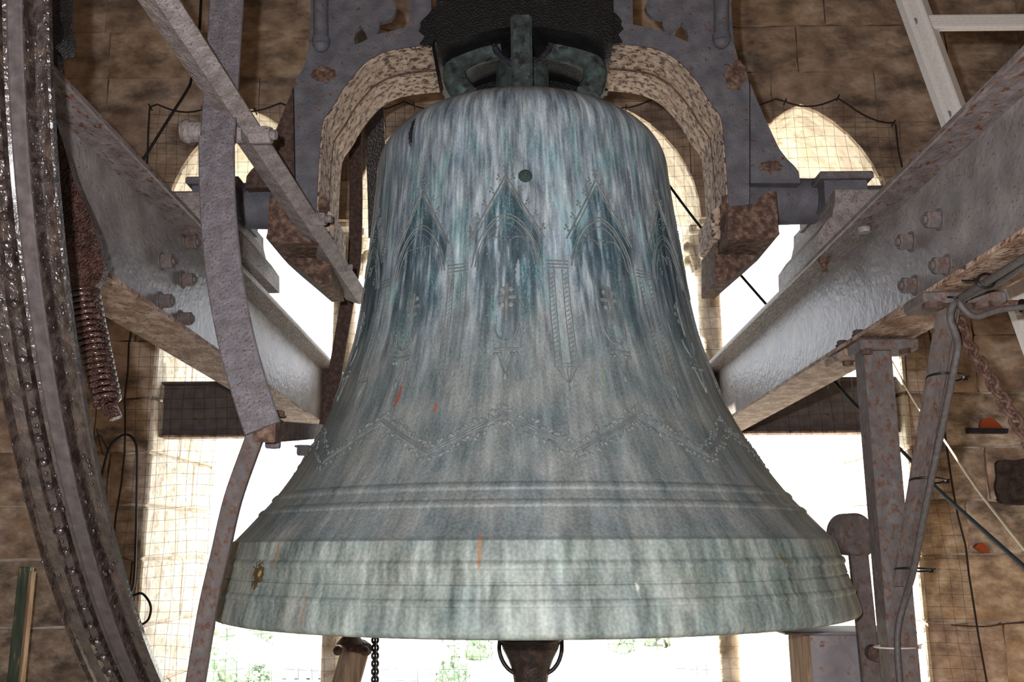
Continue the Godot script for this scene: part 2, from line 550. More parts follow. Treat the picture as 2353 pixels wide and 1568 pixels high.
	mat("cable_grey", ntex(62, 0.05, [[0.0, c8(56, 53, 52)], [1.0, c8(84, 79, 76)]], 3, 256), Vector3(6, 6, 6), 0.6)
	plain("cable_black", c8(24, 23, 24), 0.45)
	plain("cable_green", c8(16, 26, 22), 0.85)
	plain("tie_black", c8(14, 13, 14), 0.3)
	plain("tie_clear", c8(170, 160, 150), 0.4)
	mat("rope", ntex(63, 0.1, [[0.0, c8(150, 138, 116)], [1.0, c8(214, 202, 178)]], 3, 256), Vector3(12, 12, 12), 0.95)
	plain("net", c8(44, 38, 34), 0.9)
	mat("chain_rust", ntex(64, 0.05, [[0.0, c8(54, 36, 30)], [0.6, c8(84, 60, 50)], [1.0, c8(112, 86, 74)]], 4, 256), Vector3(6, 6, 6), 0.8)
	mat("old_wood", ntex(65, 0.02, [[0.0, c8(96, 74, 54)], [0.5, c8(138, 112, 86)], [1.0, c8(168, 144, 116)]], 5, 256), Vector3(6, 0.8, 6), 0.9, 0.0, null, Vector3.ONE, fine_bump, 0.4)
	mat("prop_wood", ntex(66, 0.02, [[0.0, c8(90, 74, 60)], [0.5, c8(122, 104, 86)], [1.0, c8(150, 130, 110)]], 5, 256), Vector3(5, 0.7, 5), 0.9, 0.0, null, Vector3.ONE, rough_bump, 0.5)
	mat("green_paint", ntex(67, 0.02, [[0.0, c8(44, 52, 42)], [0.5, c8(60, 72, 60)], [0.68, c8(74, 84, 68)], [0.75, c8(120, 108, 84)], [1.0, c8(150, 132, 100)]], 5, 256), Vector3(4, 0.8, 4), 0.7)
	mat("steel_plate", ntex(68, 0.01, [[0.0, c8(96, 90, 92)], [0.5, c8(118, 112, 114)], [1.0, c8(138, 130, 128)]], 6, 512), Vector3(1.6, 1.6, 1.6), 0.6, 0.0, rust.call(69, 0.02, 0.72), Vector3(1.6, 1.6, 1.6))
	mat("dark_verdigris", ntex(60, 0.05, [[0.0, c8(36, 48, 46)], [1.0, c8(66, 86, 80)]], 3, 256), Vector3(8, 8, 8), 0.9, 0.0, null, Vector3.ONE, rough_bump, 0.3)
	plain("red_paint", c8(150, 70, 36), 0.9)
	plain("bird_lime", c8(214, 208, 190), 0.9)
	# outside
	mat("meadow", ntex(71, 0.01, [[0.0, c8(172, 172, 154)], [0.5, c8(205, 202, 188)], [1.0, c8(226, 222, 212)]], 6, 512), Vector3(0.03, 0.03, 0.03), 1.0)
	mat("foliage", ntex(72, 0.04, [[0.0, c8(120, 132, 110)], [0.5, c8(152, 166, 138)], [1.0, c8(184, 194, 164)]], 4, 256), Vector3(0.3, 0.3, 0.3), 1.0)
	plain("bark", c8(92, 76, 60), 1.0)
	plain("house_wall", c8(226, 218, 206), 0.95)
	plain("roof_tile", c8(222, 212, 204), 0.95)
	plain("window_glass", c8(150, 152, 160), 0.5)
	bell_material()


# ------------------------------------------------------------------ the belfry
const WALL_Z := -4.92                  # inner face of the arcade wall's core
const WALL_OUT := -5.95
const LIGHT_C := 0.045                 # middle of the arcade
const LIGHT_P := 1.01                  # from one light to the next
const LIGHT_A := 0.435                 # half a light
const SPRING := 3.32
const RISE := 0.65
const COL_Z := -5.15

func arch_points(xc: float, n := 12) -> Array:         # from the left springing over the point to the right one
	var R := (LIGHT_A * LIGHT_A + RISE * RISE) / (2.0 * LIGHT_A)
	var top := asin(RISE / R)
	var l := []
	for k in n + 1:
		var a := top * k / n
		l.append(Vector2(xc - LIGHT_A + R - R * cos(a), SPRING + R * sin(a)))
	var out := l.duplicate()
	for k in range(n - 1, -1, -1):
		out.append(Vector2(2.0 * xc - l[k].x, l[k].y))
	return out

func light_centre(i: int) -> float:
	return LIGHT_C + (i - 1.5) * LIGHT_P

func stone_face(mb: MB, x0: float, x1: float, y0: float, y1: float, front: float, back: float, sd: int, sunk := 0.010) -> void:
	var no := FastNoiseLite.new()
	no.seed = sd
	no.frequency = 3.2
	no.fractal_octaves = 3
	var nx := 5
	var ny := 4
	var p := []
	for j in ny + 1:
		for i in nx + 1:
			var u := float(i) / nx
			var w := float(j) / ny
			if i == 1: u = 0.05
			if i == nx - 1: u = 0.95
			if j == 1: w = 0.09
			if j == ny - 1: w = 0.91
			var edge := i == 0 or j == 0 or i == nx or j == ny
			var x := lerpf(x0, x1, u) + no.get_noise_2d(u * 2.0 + 9.0, w + sd) * 0.012
			var y := lerpf(y0, y1, w) + no.get_noise_2d(u * 3.0, w * 2.0 + 40.0) * 0.012
			var z := front + no.get_noise_2d(x * 1.6, y * 1.6 + 7.0) * 0.022 - (sunk if edge else 0.0)
			p.append(Vector3(x, y, z))
	var w1 := nx + 1
	var nor := []
	for j in ny + 1:
		for i in w1:
			var dx: Vector3 = p[j * w1 + mini(i + 1, nx)] - p[j * w1 + maxi(i - 1, 0)]
			var dy: Vector3 = p[mini(j + 1, ny) * w1 + i] - p[maxi(j - 1, 0) * w1 + i]
			nor.append(dx.cross(dy).normalized())
	for j in ny:
		for i in nx:
			var a := j * w1 + i
			mb.quad_n(p[a], p[a + 1], p[a + w1 + 1], p[a + w1], nor[a], nor[a + 1], nor[a + w1 + 1], nor[a + w1])
	var c := Vector3((x0 + x1) / 2, (y0 + y1) / 2, 0)
	var rim := []
	for i in nx: rim.append(i)
	for j in ny: rim.append(j * w1 + nx)
	for i in nx: rim.append(ny * w1 + nx - i)
	for j in ny: rim.append((ny - j) * w1)
	for k in rim.size():
		var a: Vector3 = p[rim[k]]
		var b: Vector3 = p[rim[(k + 1) % rim.size()]]
		var o := (a + b) / 2 - c
		mb.quad(a, b, Vector3(b.x, b.y, back), Vector3(a.x, a.y, back), Vector3(o.x / (x1 - x0), o.y / (y1 - y0), 0))

func room() -> void:
	# the arcade wall: its core, cut by four pointed lights
	var poly := PackedVector2Array([Vector2(-3.2, 0)])
	for i in 4:
		var xc := light_centre(i)
		if i == 0:
			poly.append(Vector2(xc - LIGHT_A, 0))
		for q in arch_points(xc):
			poly.append(q)
	poly.append(Vector2(light_centre(3) + LIGHT_A, 0))
	poly.append(Vector2(3.2, 0))
	poly.append(Vector2(3.2, 6.2))
	poly.append(Vector2(-3.2, 6.2))
	var mb := MB.new()
	mb.prism(poly, WALL_OUT, WALL_Z)
	var wall := put(mb, "wall_back", "limestone", self, "stone belfry wall with four pointed openings behind the bell", "", "", "structure")
	mb = MB.new()
	mb.box(Vector3(LIGHT_C, 0.25, (WALL_OUT + WALL_Z) / 2 - 0.02), Vector3(LIGHT_P * 2 - 0.07, 0.25, -(WALL_OUT - WALL_Z) / 2 - 0.03), Basis(), 0.02)
	mb.box(Vector3(LIGHT_C, 0.55, (WALL_OUT + WALL_Z) / 2 - 0.02), Vector3(LIGHT_P * 2 - 0.08, 0.05, -(WALL_OUT - WALL_Z) / 2 - 0.01), Basis(), 0.02)
	put(mb, "sill", "limestone", wall)
	# its facing stones, course by course
	var lights := []
	for i in 4:
		var xc := light_centre(i)
		var l := PackedVector2Array([Vector2(xc - LIGHT_A, -1)])
		for q in arch_points(xc, 8):
			l.append(q)
		l.append(Vector2(xc + LIGHT_A, -1))
		lights.append(l)
	# between the lights below the springing there is only the column
	var open := PackedVector2Array([Vector2(light_centre(0) - LIGHT_A, -1), Vector2(light_centre(0) - LIGHT_A, SPRING + 0.001), Vector2(light_centre(3) + LIGHT_A, SPRING + 0.001), Vector2(light_centre(3) + LIGHT_A, -1)])
	var courses := [0.0, 0.30, 0.62, 0.92, 1.217, 1.544, 1.81, 2.077, 2.36, 2.66, 2.96, 3.24, 3.54, 3.86, 4.16, 4.44, 4.74, 5.05]
	var r := RandomNumberGenerator.new()
	r.seed = 99
	for cidx in courses.size() - 1:
		var y0: float = courses[cidx]
		var y1: float = courses[cidx + 1]
		var x := -2.8 + r.randf() * 0.1
		while x < 2.8:
			var w := r.randf_range(0.36, 0.86)
			if x + w > 2.55:
				w = 2.8 - x
			var g := 0.005 if y0 < 2.3 else 0.0015
			var rect := PackedVector2Array([Vector2(x + g, y0 + g), Vector2(x + w - g, y0 + g), Vector2(x + w - g, y1 - g), Vector2(x + g, y1 - g)])
			var pieces := [rect]
			for cutter in lights + [open]:
				var next := []
				for pc in pieces:
					for res in Geometry2D.clip_polygons(pc, cutter):
						if not Geometry2D.is_polygon_clockwise(res) or true:
							next.append(res)
				pieces = next
			var sd := r.randi_range(1, 9999)
			for pc in pieces:
				var ar := 0.0
				for i in pc.size():
					ar += pc[i].cross(pc[(i + 1) % pc.size()])
				ar = absf(ar) / 2
				if ar < 0.004:
					continue
				var sm := MB.new()
				var lo := Vector2(9, 9)
				var hi := Vector2(-9, -9)
				for q in pc:
					lo = lo.min(q)
					hi = hi.max(q)
				var boxy := absf((hi.x - lo.x) * (hi.y - lo.y) - ar) < 0.002
				var front := -4.892 + r.randf_range(-0.007, 0.007)
				var mname := ("stone%d" if y0 < 2.3 else "rough_wall%d") % (r.randi_range(0, 5) if y0 < 2.3 else [0, 0, 1, 0, 2, 0][r.randi_range(0, 5)])
				if boxy and y0 > 1.5 and y0 < 1.6 and lo.x > 2.0:
					pass
				if boxy:
					stone_face(sm, lo.x, hi.x, lo.y, hi.y, front if y0 < 2.3 else -4.892 + (front + 4.892) * 0.3, WALL_Z - 0.01, sd, 0.010 if y0 < 2.3 else 0.003)
				else:
					sm.prism(pc, WALL_Z - 0.01, front - 0.006)
				put(sm, "stone", mname, wall)
			x += w
	# stones of the two reveals
	for side in [0, 1]:
		var xf: float = light_centre(0) - LIGHT_A if side == 0 else light_centre(3) + LIGHT_A
		for cidx in range(1, 11):
			var zc := [WALL_Z + 0.03, r.randf_range(-5.55, -5.3), WALL_OUT]
			for k in 2:
				var jm := MB.new()
				var y0: float = courses[cidx] + 0.008
				var y1: float = minf(courses[cidx + 1] - 0.008, SPRING)
				jm.box(Vector3(xf + (0.006 if side == 0 else -0.006) + r.randf_range(-0.004, 0.004), (y0 + y1) / 2, (zc[k] + zc[k + 1]) / 2), Vector3(0.014, (y1 - y0) / 2, (zc[k] - zc[k + 1]) / 2 - 0.006), Basis(), 0.008)
				put(jm, "jamb_stone", "limestone", wall)
	# three mullion columns with crocket capitals
	for i in 3:
		var cx := light_centre(i) + LIGHT_P / 2
		var cm := MB.new()
		cm.lathe(PackedVector2Array([Vector2(0, 0.58), Vector2(0.115, 0.58), Vector2(0.115, 0.66), Vector2(0.105, 0.69), Vector2(0.085, 0.70), Vector2(0.092, 0.73), Vector2(0.066, 0.76), Vector2(0.063, 0.80), Vector2(0.061, 3.06), Vector2(0.075, 3.07), Vector2(0.075, 3.095), Vector2(0, 3.095)]), Transform3D(Basis(), Vector3(cx, 0, COL_Z)), 24)
		var col := put(cm, "column", "limestone", wall, "slender stone shaft between the pointed openings")
		cm = MB.new()
		cm.lathe(PackedVector2Array([Vector2(0, 3.09), Vector2(0.066, 3.09), Vector2(0.07, 3.14), Vector2(0.085, 3.2), Vector2(0.12, 3.27), Vector2(0, 3.272)]), Transform3D(Basis(), Vector3(cx, 0, COL_Z)), 20)
		for k in 8:
			var a := TAU * (k + 0.5) / 8
			var d := Vector3(sin(a), 0, cos(a))
			var base := Vector3(cx, 0, COL_Z)
			var big := k % 2 == 0
			var tipy := 3.25 if big else 3.2
			var rr := 0.118 if big else 0.1
			cm.tube(smooth_path([base + d * 0.068 + Vector3.UP * 3.09, base + d * 0.085 + Vector3.UP * 3.15, base + d * rr + Vector3.UP * (tipy - 0.02), base + d * (rr + 0.018) + Vector3.UP * (tipy - 0.035)], 4), 0.022, 8, true, 0.014)
			cm.ball(base + d * (rr + 0.008) + Vector3.UP * (tipy - 0.042), Vector3(0.024, 0.026, 0.024), Basis(), 6, 9)
		put(cm, "capital", "limestone", col)
		cm = MB.new()
		cm.box(Vector3(cx, 3.297, COL_Z), Vector3(0.115, 0.026, 0.13), Basis(), 0.01)
		cm.box(Vector3(cx, 3.307, (WALL_OUT + WALL_Z) / 2), Vector3(0.078, 0.016, 0.5), Basis(), 0.006)
		put(cm, "impost", "limestone", col)
	# the other walls, floor and vault
	for d in [["wall_left", Vector3(-3.0, 3.1, -1.8), Vector3(0.2, 3.1, 3.3)], ["wall_right", Vector3(3.0, 3.1, -1.8), Vector3(0.2, 3.1, 3.3)], ["wall_front", Vector3(0, 3.1, 1.6), Vector3(3.2, 3.1, 0.2)]]:
		mb = MB.new()
		mb.box(d[1], d[2], Basis(), 0.002)
		put(mb, d[0], "plaster", self, "", "", "", "structure")
	mb = MB.new()
	mb.box(Vector3(0, -0.15, -2.1), Vector3(3.2, 0.15, 3.9), Basis(), 0.002)
	put(mb, "floor", "limestone", self, "", "", "", "structure")
	mb = MB.new()
	mb.box(Vector3(0, 6.35, -2.1), Vector3(3.2, 0.15, 3.9), Basis(), 0.002)
	put(mb, "ceiling", "plaster", self, "", "", "", "structure")


# thin bird netting hung inside the arcade from a cord that is nailed to the stones
func arcade_net() -> void:
	var no := FastNoiseLite.new()
	no.seed = 5
	no.frequency = 1.4
	var x0 := -2.02
	var x1 := 2.05
	var at := func(x: float, y: float) -> Vector3:
		x = x0 + (x - x0) * (1.0 + 0.042 * clampf((3.85 - y) / 2.75, 0.0, 1.3))
		return Vector3(x + no.get_noise_2d(x * 1.3, y * 1.1 + 20.0) * 0.03, y + no.get_noise_2d(x * 1.2 + 50.0, y) * 0.03, -4.862 + no.get_noise_2d(x, y + 90.0) * 0.006)
	var mb := MB.new()
	var top := func(x: float) -> float:
		return 3.985 - 0.05 * absf(sin((x - 1.76) * PI / 0.34)) - (0.13 * clampf((x - 1.76) / 0.29, 0.0, 1.0))
	var step := 0.056
	var nx := int((x1 - x0) / step)
	for i in nx + 1:
		var x := x0 + i * step
		var ty: float = top.call(x)
		var pts := PackedVector3Array()
		for k in 25:
			pts.append(at.call(x, lerpf(0.45, ty, k / 24.0)))
		mb.tube(pts, 0.0008, 3, false)
	for j in 64:
		var y := 0.45 + j * step
		var pts := PackedVector3Array()
		for k in 33:
			var x := lerpf(x0, x1, k / 32.0)
			if y <= top.call(x) + 0.01:
				pts.append(at.call(x, y))
		if pts.size() > 3:
			mb.tube(pts, 0.0008, 3, false)
	var net := put(mb, "bird_net", "net", self, "fine dark bird netting stretched across the arcade openings", "net", "", "stuff")
	mb = MB.new()
	var pts := PackedVector3Array()
	for k in 97:
		var x := lerpf(x0, x1, k / 96.0)
		pts.append(Vector3(x, top.call(x), -4.858))
	mb.tube(pts, 0.005, 5)
	for sx in [x0, x1]:
		pts = PackedVector3Array()
		for k in 25:
			pts.append(at.call(sx, lerpf(0.45, top.call(sx), k / 24.0)))
		mb.tube(pts, 0.005, 5)
	for k in 15:
		var x := x0 + (x1 - x0) * k / 14.0
		mb.tube(PackedVector3Array([Vector3(x, top.call(x), -4.90), Vector3(x, top.call(x) + 0.012, -4.845)]), 0.004, 6)
	put(mb, "border_cord", "net", net)


# ------------------------------------------------------------------ beyond the arcade
func land(x: float, z: float) -> float:
	var d := -z
	return -15.0 + 8.2 * smoothstep(55.0, 140.0, d) - 6.0 * smoothstep(150.0, 300.0, d) + sin(x * 0.05 + d * 0.03) * 0.7 + sin(x * 0.13) * 0.3

func countryside() -> void:
	var mb := MB.new()
	var nx := 40
	var nz := 40
	var pt := func(i: int, j: int) -> Vector3:
		var z := -9.0 - 290.0 * pow(float(j) / nz, 1.4)
		var x := lerpf(-1.0, 1.0, float(i) / nx) * (40.0 - z * 0.6)
		return Vector3(x, land(x, z), z)
	for j in nz:
		for i in nx:
			mb.quad(pt.call(i, j), pt.call(i + 1, j), pt.call(i + 1, j + 1), pt.call(i, j + 1), Vector3.UP)
	put(mb, "ground", "meadow", self, "", "", "", "structure")
	# trees, each where the photograph shows its pale crown: pixel of the crown, distance, height
	var looks := [
		["round pale green tree farthest left in the valley below the bell rim", 512, 1488, -103.0, 4.4, 2.3],
		["second pale green tree from the left, beside the white house roof", 590, 1474, -108.0, 4.0, 2.2],
		["low bushy tree at the lower left corner of the valley view", 500, 1556, -84.0, 4.2, 2.6],
		["small bush on the near slope in front of the white house", 592, 1562, -78.0, 2.2, 1.3],
		["wide tree on the far slope left of the clapper", 1000, 1496, -102.0, 4.6, 3.6],
		["tall tree on the far slope nearest the clapper on its left", 1100, 1484, -105.0, 4.2, 2.2],
		["leafy bush low on the near slope just left of the clapper", 1040, 1556, -88.0, 3.0, 2.0],
		["broad tree under the rim right of the clapper", 1530, 1466, -110.0, 4.6, 3.6],
		["smaller tree right of the clapper, left of the broad one", 1430, 1472, -108.0, 3.6, 2.2],
		["distant tree seen between the tall steel post and the hammer", 1850, 1480, -106.0, 4.0, 2.6]]
	for d in looks:
		var c := pz(d[1], d[2], d[3])
		tree(d[0], c, d[4], d[5])
	house("white farmhouse with a broad pale gable roof below the far left trees", pz(556, 1512, -95.0), 4.8, 3.6, 0.2)
	house("small pale house with dark windows left of the clapper", pz(950, 1530, -92.0), 5.0, 4.2, -0.3)
	house("low long house on the slope under the bell rim, left of the stone shaft", pz(704, 1526, -98.0), 4.0, 3.2, 0.1)
	house("distant pale house right of the clapper below the broad tree", pz(1590, 1516, -96.0), 4.0, 3.6, -0.15)

func tree(label: String, c: Vector3, tall: float, wide: float) -> void:
	var g := land(c.x, c.z)
	var t := thing("hill_tree", label, "tree", Vector3(c.x, g, c.z), "trees in the valley")
	var mb := MB.new()
	mb.tube(PackedVector3Array([Vector3(c.x, g - 0.2, c.z), c]), 0.22, 7, true, 0.12)
	put(mb, "trunk", "bark", t)
	mb = MB.new()
	var r := RandomNumberGenerator.new()
	r.seed = int(absf(c.x) * 100.0) + 3
	for k in 9:
		var o := Vector3(r.randf_range(-0.5, 0.5) * wide, r.randf_range(-0.35, 0.35) * tall * 0.7, r.randf_range(-0.5, 0.5) * wide)
		mb.ball(c + o, Vector3(wide * 0.3, tall * 0.2, wide * 0.3) * r.randf_range(0.8, 1.2), Basis(), 6, 9)
	for k in 260:
		var a := r.randf() * TAU
		var e := asin(r.randf_range(-0.8, 1.0))
		var u := Vector3(cos(e) * cos(a), sin(e), cos(e) * sin(a))
		var p := c + u * Vector3(wide * 0.72, tall * 0.5, wide * 0.72) * r.randf_range(0.8, 1.1)
		var s1 := Vector3(r.randf() - 0.5, r.randf() - 0.5, r.randf() - 0.5).normalized() * 0.22
		var s2 := u.cross(s1).normalized() * 0.16
		mb.quad(p - s1, p + s2, p + s1, p - s2, u)
	put(mb, "crown", "foliage", t)

func house(label: String, c: Vector3, wide: float, tall: float, turn: float) -> void:
	var g := land(c.x, c.z) - 0.3
	var t := thing("valley_house", label, "house", Vector3(c.x, g, c.z), "houses in the valley")
	var bs := Basis(Vector3.UP, turn)
	var top := c.y + tall * 0.2
	var deep := 3.0
	var mb := MB.new()
	mb.box(Vector3(c.x, (g + top) / 2, c.z), Vector3(wide / 2, (top - g) / 2, deep), bs, 0.02)
	put(mb, "wall", "house_wall", t)
	mb = MB.new()
	var xf := Transform3D(bs, Vector3(c.x, top, c.z))
	mb.prism(PackedVector2Array([Vector2(-wide / 2 - 0.4, -0.1), Vector2(wide / 2 + 0.4, -0.1), Vector2(0, tall * 0.45)]), -deep - 0.3, deep + 0.3, xf)
	put(mb, "roof", "roof_tile", t)
	for k in 3:
		mb = MB.new()
		mb.box(xf * Vector3((k - 1) * wide * 0.28, -1.3, deep + 0.02), Vector3(0.4, 0.55, 0.05), bs, 0.01)
		put(mb, "window", "window_glass", t)


# ------------------------------------------------------------------ the bell
const BELL := Vector3(0.039, 1.415, -3.0)
const BELL_DX := -0.0175
const BELL_DZ := -0.006
const BELL_HS := 1.353                 # the shoulder starts here
const BELL_TOP := 1.595
const BELL_RS := 0.480
const NICHE := -6.0                    # bearing of the niche nearest the middle, then every 30 degrees
var lip := [[-0.009, 0.918], [-0.005, 0.930], [0.008, 0.936], [0.1, 0.911], [0.197, 0.886]]
var waist := [[0.197, 0.886], [0.205, 0.874], [0.28, 0.806], [0.33, 0.763], [0.40, 0.714], [0.47, 0.672], [0.551, 0.630], [0.615, 0.604], [0.681, 0.583], [0.75, 0.561], [0.814, 0.544], [0.945, 0.522], [1.093, 0.505], [1.245, 0.490], [1.353, 0.480]]

func bead(h: float, a: float, b: float, high: float) -> float:
	var t := (h - a) / (b - a)
	return high * pow(clampf(1.0 - pow(2.0 * t - 1.0, 2.0), 0.0, 1.0), 0.5) if t > 0.0 and t < 1.0 else 0.0

func bell_r(h: float, beads := true) -> float:
	if h >= BELL_HS:
		var t := clampf((h - BELL_HS) / (BELL_TOP - BELL_HS), 0.0, 1.0)
		return BELL_RS * pow(maxf(0.0, 1.0 - pow(t, 2.4)), 1.0 / 2.4)
	var nodes := lip if h < 0.197 else waist
	var r := 0.0
	for i in nodes.size() - 1:
		if h <= nodes[i + 1][0] or i == nodes.size() - 2:
			var a = nodes[maxi(i - 1, 0)]
			var b = nodes[i]
			var c = nodes[i + 1]
			var d = nodes[mini(i + 2, nodes.size() - 1)]
			var t: float = (h - b[0]) / (c[0] - b[0])
			var m0: float = (c[1] - a[1]) / (c[0] - a[0]) * (c[0] - b[0])
			var m1: float = (d[1] - b[1]) / (d[0] - b[0]) * (c[0] - b[0])
			var t2 := t * t
			var t3 := t2 * t
			r = (2 * t3 - 3 * t2 + 1) * b[1] + (t3 - 2 * t2 + t) * m0 + (-2 * t3 + 3 * t2) * c[1] + (t3 - t2) * m1
			break
	if beads:
		r += bead(h, 0.056, 0.073, 0.005) + bead(h, 0.133, 0.152, 0.006) + bead(h, 0.272, 0.288, 0.006) + bead(h, 0.313, 0.330, 0.006)
		r -= bead(h, 0.102, 0.108, 0.004)
	return r

func bell_c(h: float) -> Vector3:
	return BELL + Vector3(BELL_DX * h, h, BELL_DZ * h)

func bp(deg: float, h: float, off := 0.0) -> Vector3:          # a point on the bell: bearing from the front, height over the rim
	var a := deg_to_rad(deg)
	return bell_c(h) + Vector3(sin(a), 0, cos(a)) * (bell_r(h, false) + off)

func bell_n(deg: float, h: float) -> Vector3:
	var e := 0.004
	return (bp(deg, h + e) - bp(deg, h - e)).cross(bp(deg + 0.2, h) - bp(deg - 0.2, h)).normalized() * -1.0

func bell_hit(x: float, y: float) -> Vector2:                  # where a sight line meets the bell: bearing, height
	var d := ray(x, y)
	var s := 1.8
	while s < 4.0:
		var p := EYE + d * s
		var h := p.y - BELL.y
		if h >= 0.0 and h < BELL_TOP:
			var q := p - bell_c(h)
			if Vector2(q.x, q.z).length() < bell_r(h, false):
				return Vector2(rad_to_deg(atan2(q.x, q.z)), h)
		s += 0.002
	return Vector2(0, 0.5)

func bell_rows() -> PackedFloat32Array:                        # heights of the mesh rows
	var hs := PackedFloat32Array()
	var h := -0.009
	while h < BELL_HS - 0.001:
		hs.append(h)
		h += 0.003 if h < 0.34 else 0.012
	for k in 37:
		hs.append(BELL_HS + (BELL_TOP - BELL_HS) * pow(sin(PI / 2 * k / 36.0), 1.0 / 1.2))
	return hs

func bell_material() -> void:
	var w := 1600
	var hh := 1100
	var noise := func(sd: int, fr: float, iw: int, ih: int, oct: int) -> PackedByteArray:
		var no := FastNoiseLite.new()
		no.seed = sd
		no.frequency = fr
		no.fractal_octaves = oct
		var im := no.get_image(iw, ih, false, false, true)
		im.convert(Image.FORMAT_L8)
		if iw != w or ih != hh:
			im.resize(w, hh, Image.INTERPOLATE_CUBIC)
		return im.get_data()
	var n1: PackedByteArray = noise.call(101, 0.017, 1600, 64, 4)      # long runs
	var n2: PackedByteArray = noise.call(102, 0.07, 1600, 190, 4)     # short runs
	var n3: PackedByteArray = noise.call(103, 0.018, 800, 550, 5)      # blotches
	var n4: PackedByteArray = noise.call(104, 0.16, 1600, 1100, 3)     # grain
	var n6: PackedByteArray = noise.call(106, 0.035, 1600, 420, 5)     # ragged short runs
	var n5: PackedByteArray = noise.call(105, 0.012, 1600, 700, 5)
	# height of every texture row, by length along the profile
	var hs := bell_rows()
	var len := PackedFloat32Array([0.0])
	for i in range(1, hs.size()):
		len.append(len[i - 1] + Vector2(hs[i] - hs[i - 1], bell_r(hs[i], false) - bell_r(hs[i - 1], false)).length())
	var total := len[len.size() - 1]
	var rowh := PackedFloat32Array()
	for y in hh:
		var s := (1.0 - (y + 0.5) / hh) * total
		var k := len.bsearch(s)
		k = clampi(k, 1, hs.size() - 1)
		rowh.append(lerpf(hs[k - 1], hs[k], clampf((s - len[k - 1]) / (len[k] - len[k - 1]), 0.0, 1.0)))
	var px := PackedByteArray()
	px.resize(w * hh * 3)
	var phi := PackedFloat32Array()
	for x in w:
		phi.append(absf(fposmod((x + 0.5) / w * 180.0 - 90.0 - NICHE + 15.0, 30.0) - 15.0))
	var o := 0
	for y in hh:
		var h := rowh[y]
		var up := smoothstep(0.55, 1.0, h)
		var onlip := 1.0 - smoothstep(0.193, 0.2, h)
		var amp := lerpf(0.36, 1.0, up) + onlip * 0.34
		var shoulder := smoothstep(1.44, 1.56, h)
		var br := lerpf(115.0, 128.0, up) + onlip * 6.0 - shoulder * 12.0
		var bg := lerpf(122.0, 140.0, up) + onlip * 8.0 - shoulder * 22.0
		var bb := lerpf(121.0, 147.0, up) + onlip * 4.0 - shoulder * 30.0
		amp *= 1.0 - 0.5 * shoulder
		var aw := 0.0                                          # half width of the niche here, in degrees
		if h < 0.945:
			aw = 9.6
		elif h < 1.07:
			aw = 9.6 * pow(1.0 - pow((h - 0.945) / 0.125, 1.7), 0.6)
		var gw := 11.2 * clampf((1.185 - h) / 0.175, 0.0, 1.0) if h > 0.945 else 0.0
		var deep := smoothstep(0.62, 0.9, h) * 0.8 + 0.2 * smoothstep(0.9, 1.0, h)
		var low := smoothstep(0.42, 0.5, h)
		var teal := smoothstep(0.55, 0.9, h) * (1.0 - smoothstep(1.25, 1.5, h)) + onlip * 0.25
		var row := y * w
		for x in w:
			var i := row + x
			var f := phi[x]
			var s := (n1[i] - 128.0) * 0.0072 + (n2[i] - 128.0) * 0.0066 + (n6[i] - 128.0) * 0.0062
			var b := (n3[i] - 128.0) * 0.0078
			var g := (n4[i] - 128.0) * 0.0078
			var k := (s * 40.0) * amp + b * 16.0 + g * 17.0
			var r := br + k + b * 5.0
			var gg := bg + k
			var bl := bb + k - b * 4.0
			var q := (n5[i] - 128.0) * 0.0078 + b * 0.35
			if q > 0.12:
				var tq := minf((q - 0.12) * 2.2, 0.8) * teal
				r -= 12.0 * tq
				gg += 3.0 * tq
				bl += 1.0 * tq
			if f < aw:
				var dk := deep * minf((aw - f) * 0.9, 1.0) * clampf(0.95 - s * 0.8, 0.25, 1.0)
				r *= 1.0 - 0.43 * dk
				gg *= 1.0 - 0.35 * dk
				bl *= 1.0 - 0.32 * dk
			elif f < gw:
				var dk := minf((gw - f) * 0.8, 1.0) * clampf(0.85 - s * 0.6, 0.25, 1.0)
				r *= 1.0 - 0.44 * dk
				gg *= 1.0 - 0.34 * dk
				bl *= 1.0 - 0.31 * dk
			if g + q * 0.45 + (0.12 if f < gw or f < aw else 0.0) > 0.76 and teal > 0.3:              # flecks of verdigris
				r = lerpf(r, 118.0, 0.5)
				gg = lerpf(gg, 166.0, 0.5)
				bl = lerpf(bl, 166.0, 0.5)
			px[o] = clampi(int(r), 0, 255)
			px[o + 1] = clampi(int(gg), 0, 255)
			px[o + 2] = clampi(int(bl), 0, 255)
			o += 3
	var im := Image.create_from_data(w, hh, false, Image.FORMAT_RGB8, px)
	# marks with a place of their own: [pixel x, y in the photograph, half width, half height, colour, strength]
	for m in [[916, 908, 5, 22, c8(142, 78, 64), 0.85], [1002, 936, 4, 10, c8(150, 84, 70), 0.8], [1101, 1268, 5, 26, c8(146, 102, 70), 0.8], [637, 1270, 4, 26, c8(140, 104, 78), 0.6], [700, 1395, 4, 26, c8(140, 104, 84), 0.5],
			[594, 1320, 13, 19, c8(78, 62, 38), 0.95], [597, 1318, 4, 5, c8(176, 158, 110), 0.9], [945, 303, 6, 26, c8(30, 28, 38), 0.95], [950, 280, 4, 14, c8(34, 32, 40), 0.9], [1447, 420, 4, 30, c8(92, 92, 100), 0.8], [1452, 470, 4, 24, c8(92, 92, 100), 0.7],
			[1797, 1284, 6, 10, c8(96, 94, 70), 0.9], [1464, 1350, 5, 6, c8(190, 196, 184), 0.9], [1190, 628, 6, 24, c8(166, 172, 178), 0.75], [1340, 480, 14, 44, c8(132, 172, 178), 0.5], [1385, 870, 6, 16, c8(112, 134, 104), 0.7], [1290, 450, 10, 60, c8(140, 170, 178), 0.4], [1540, 850, 3, 30, c8(136, 108, 92), 0.5]]:
		var c := bell_hit(m[0], m[1])
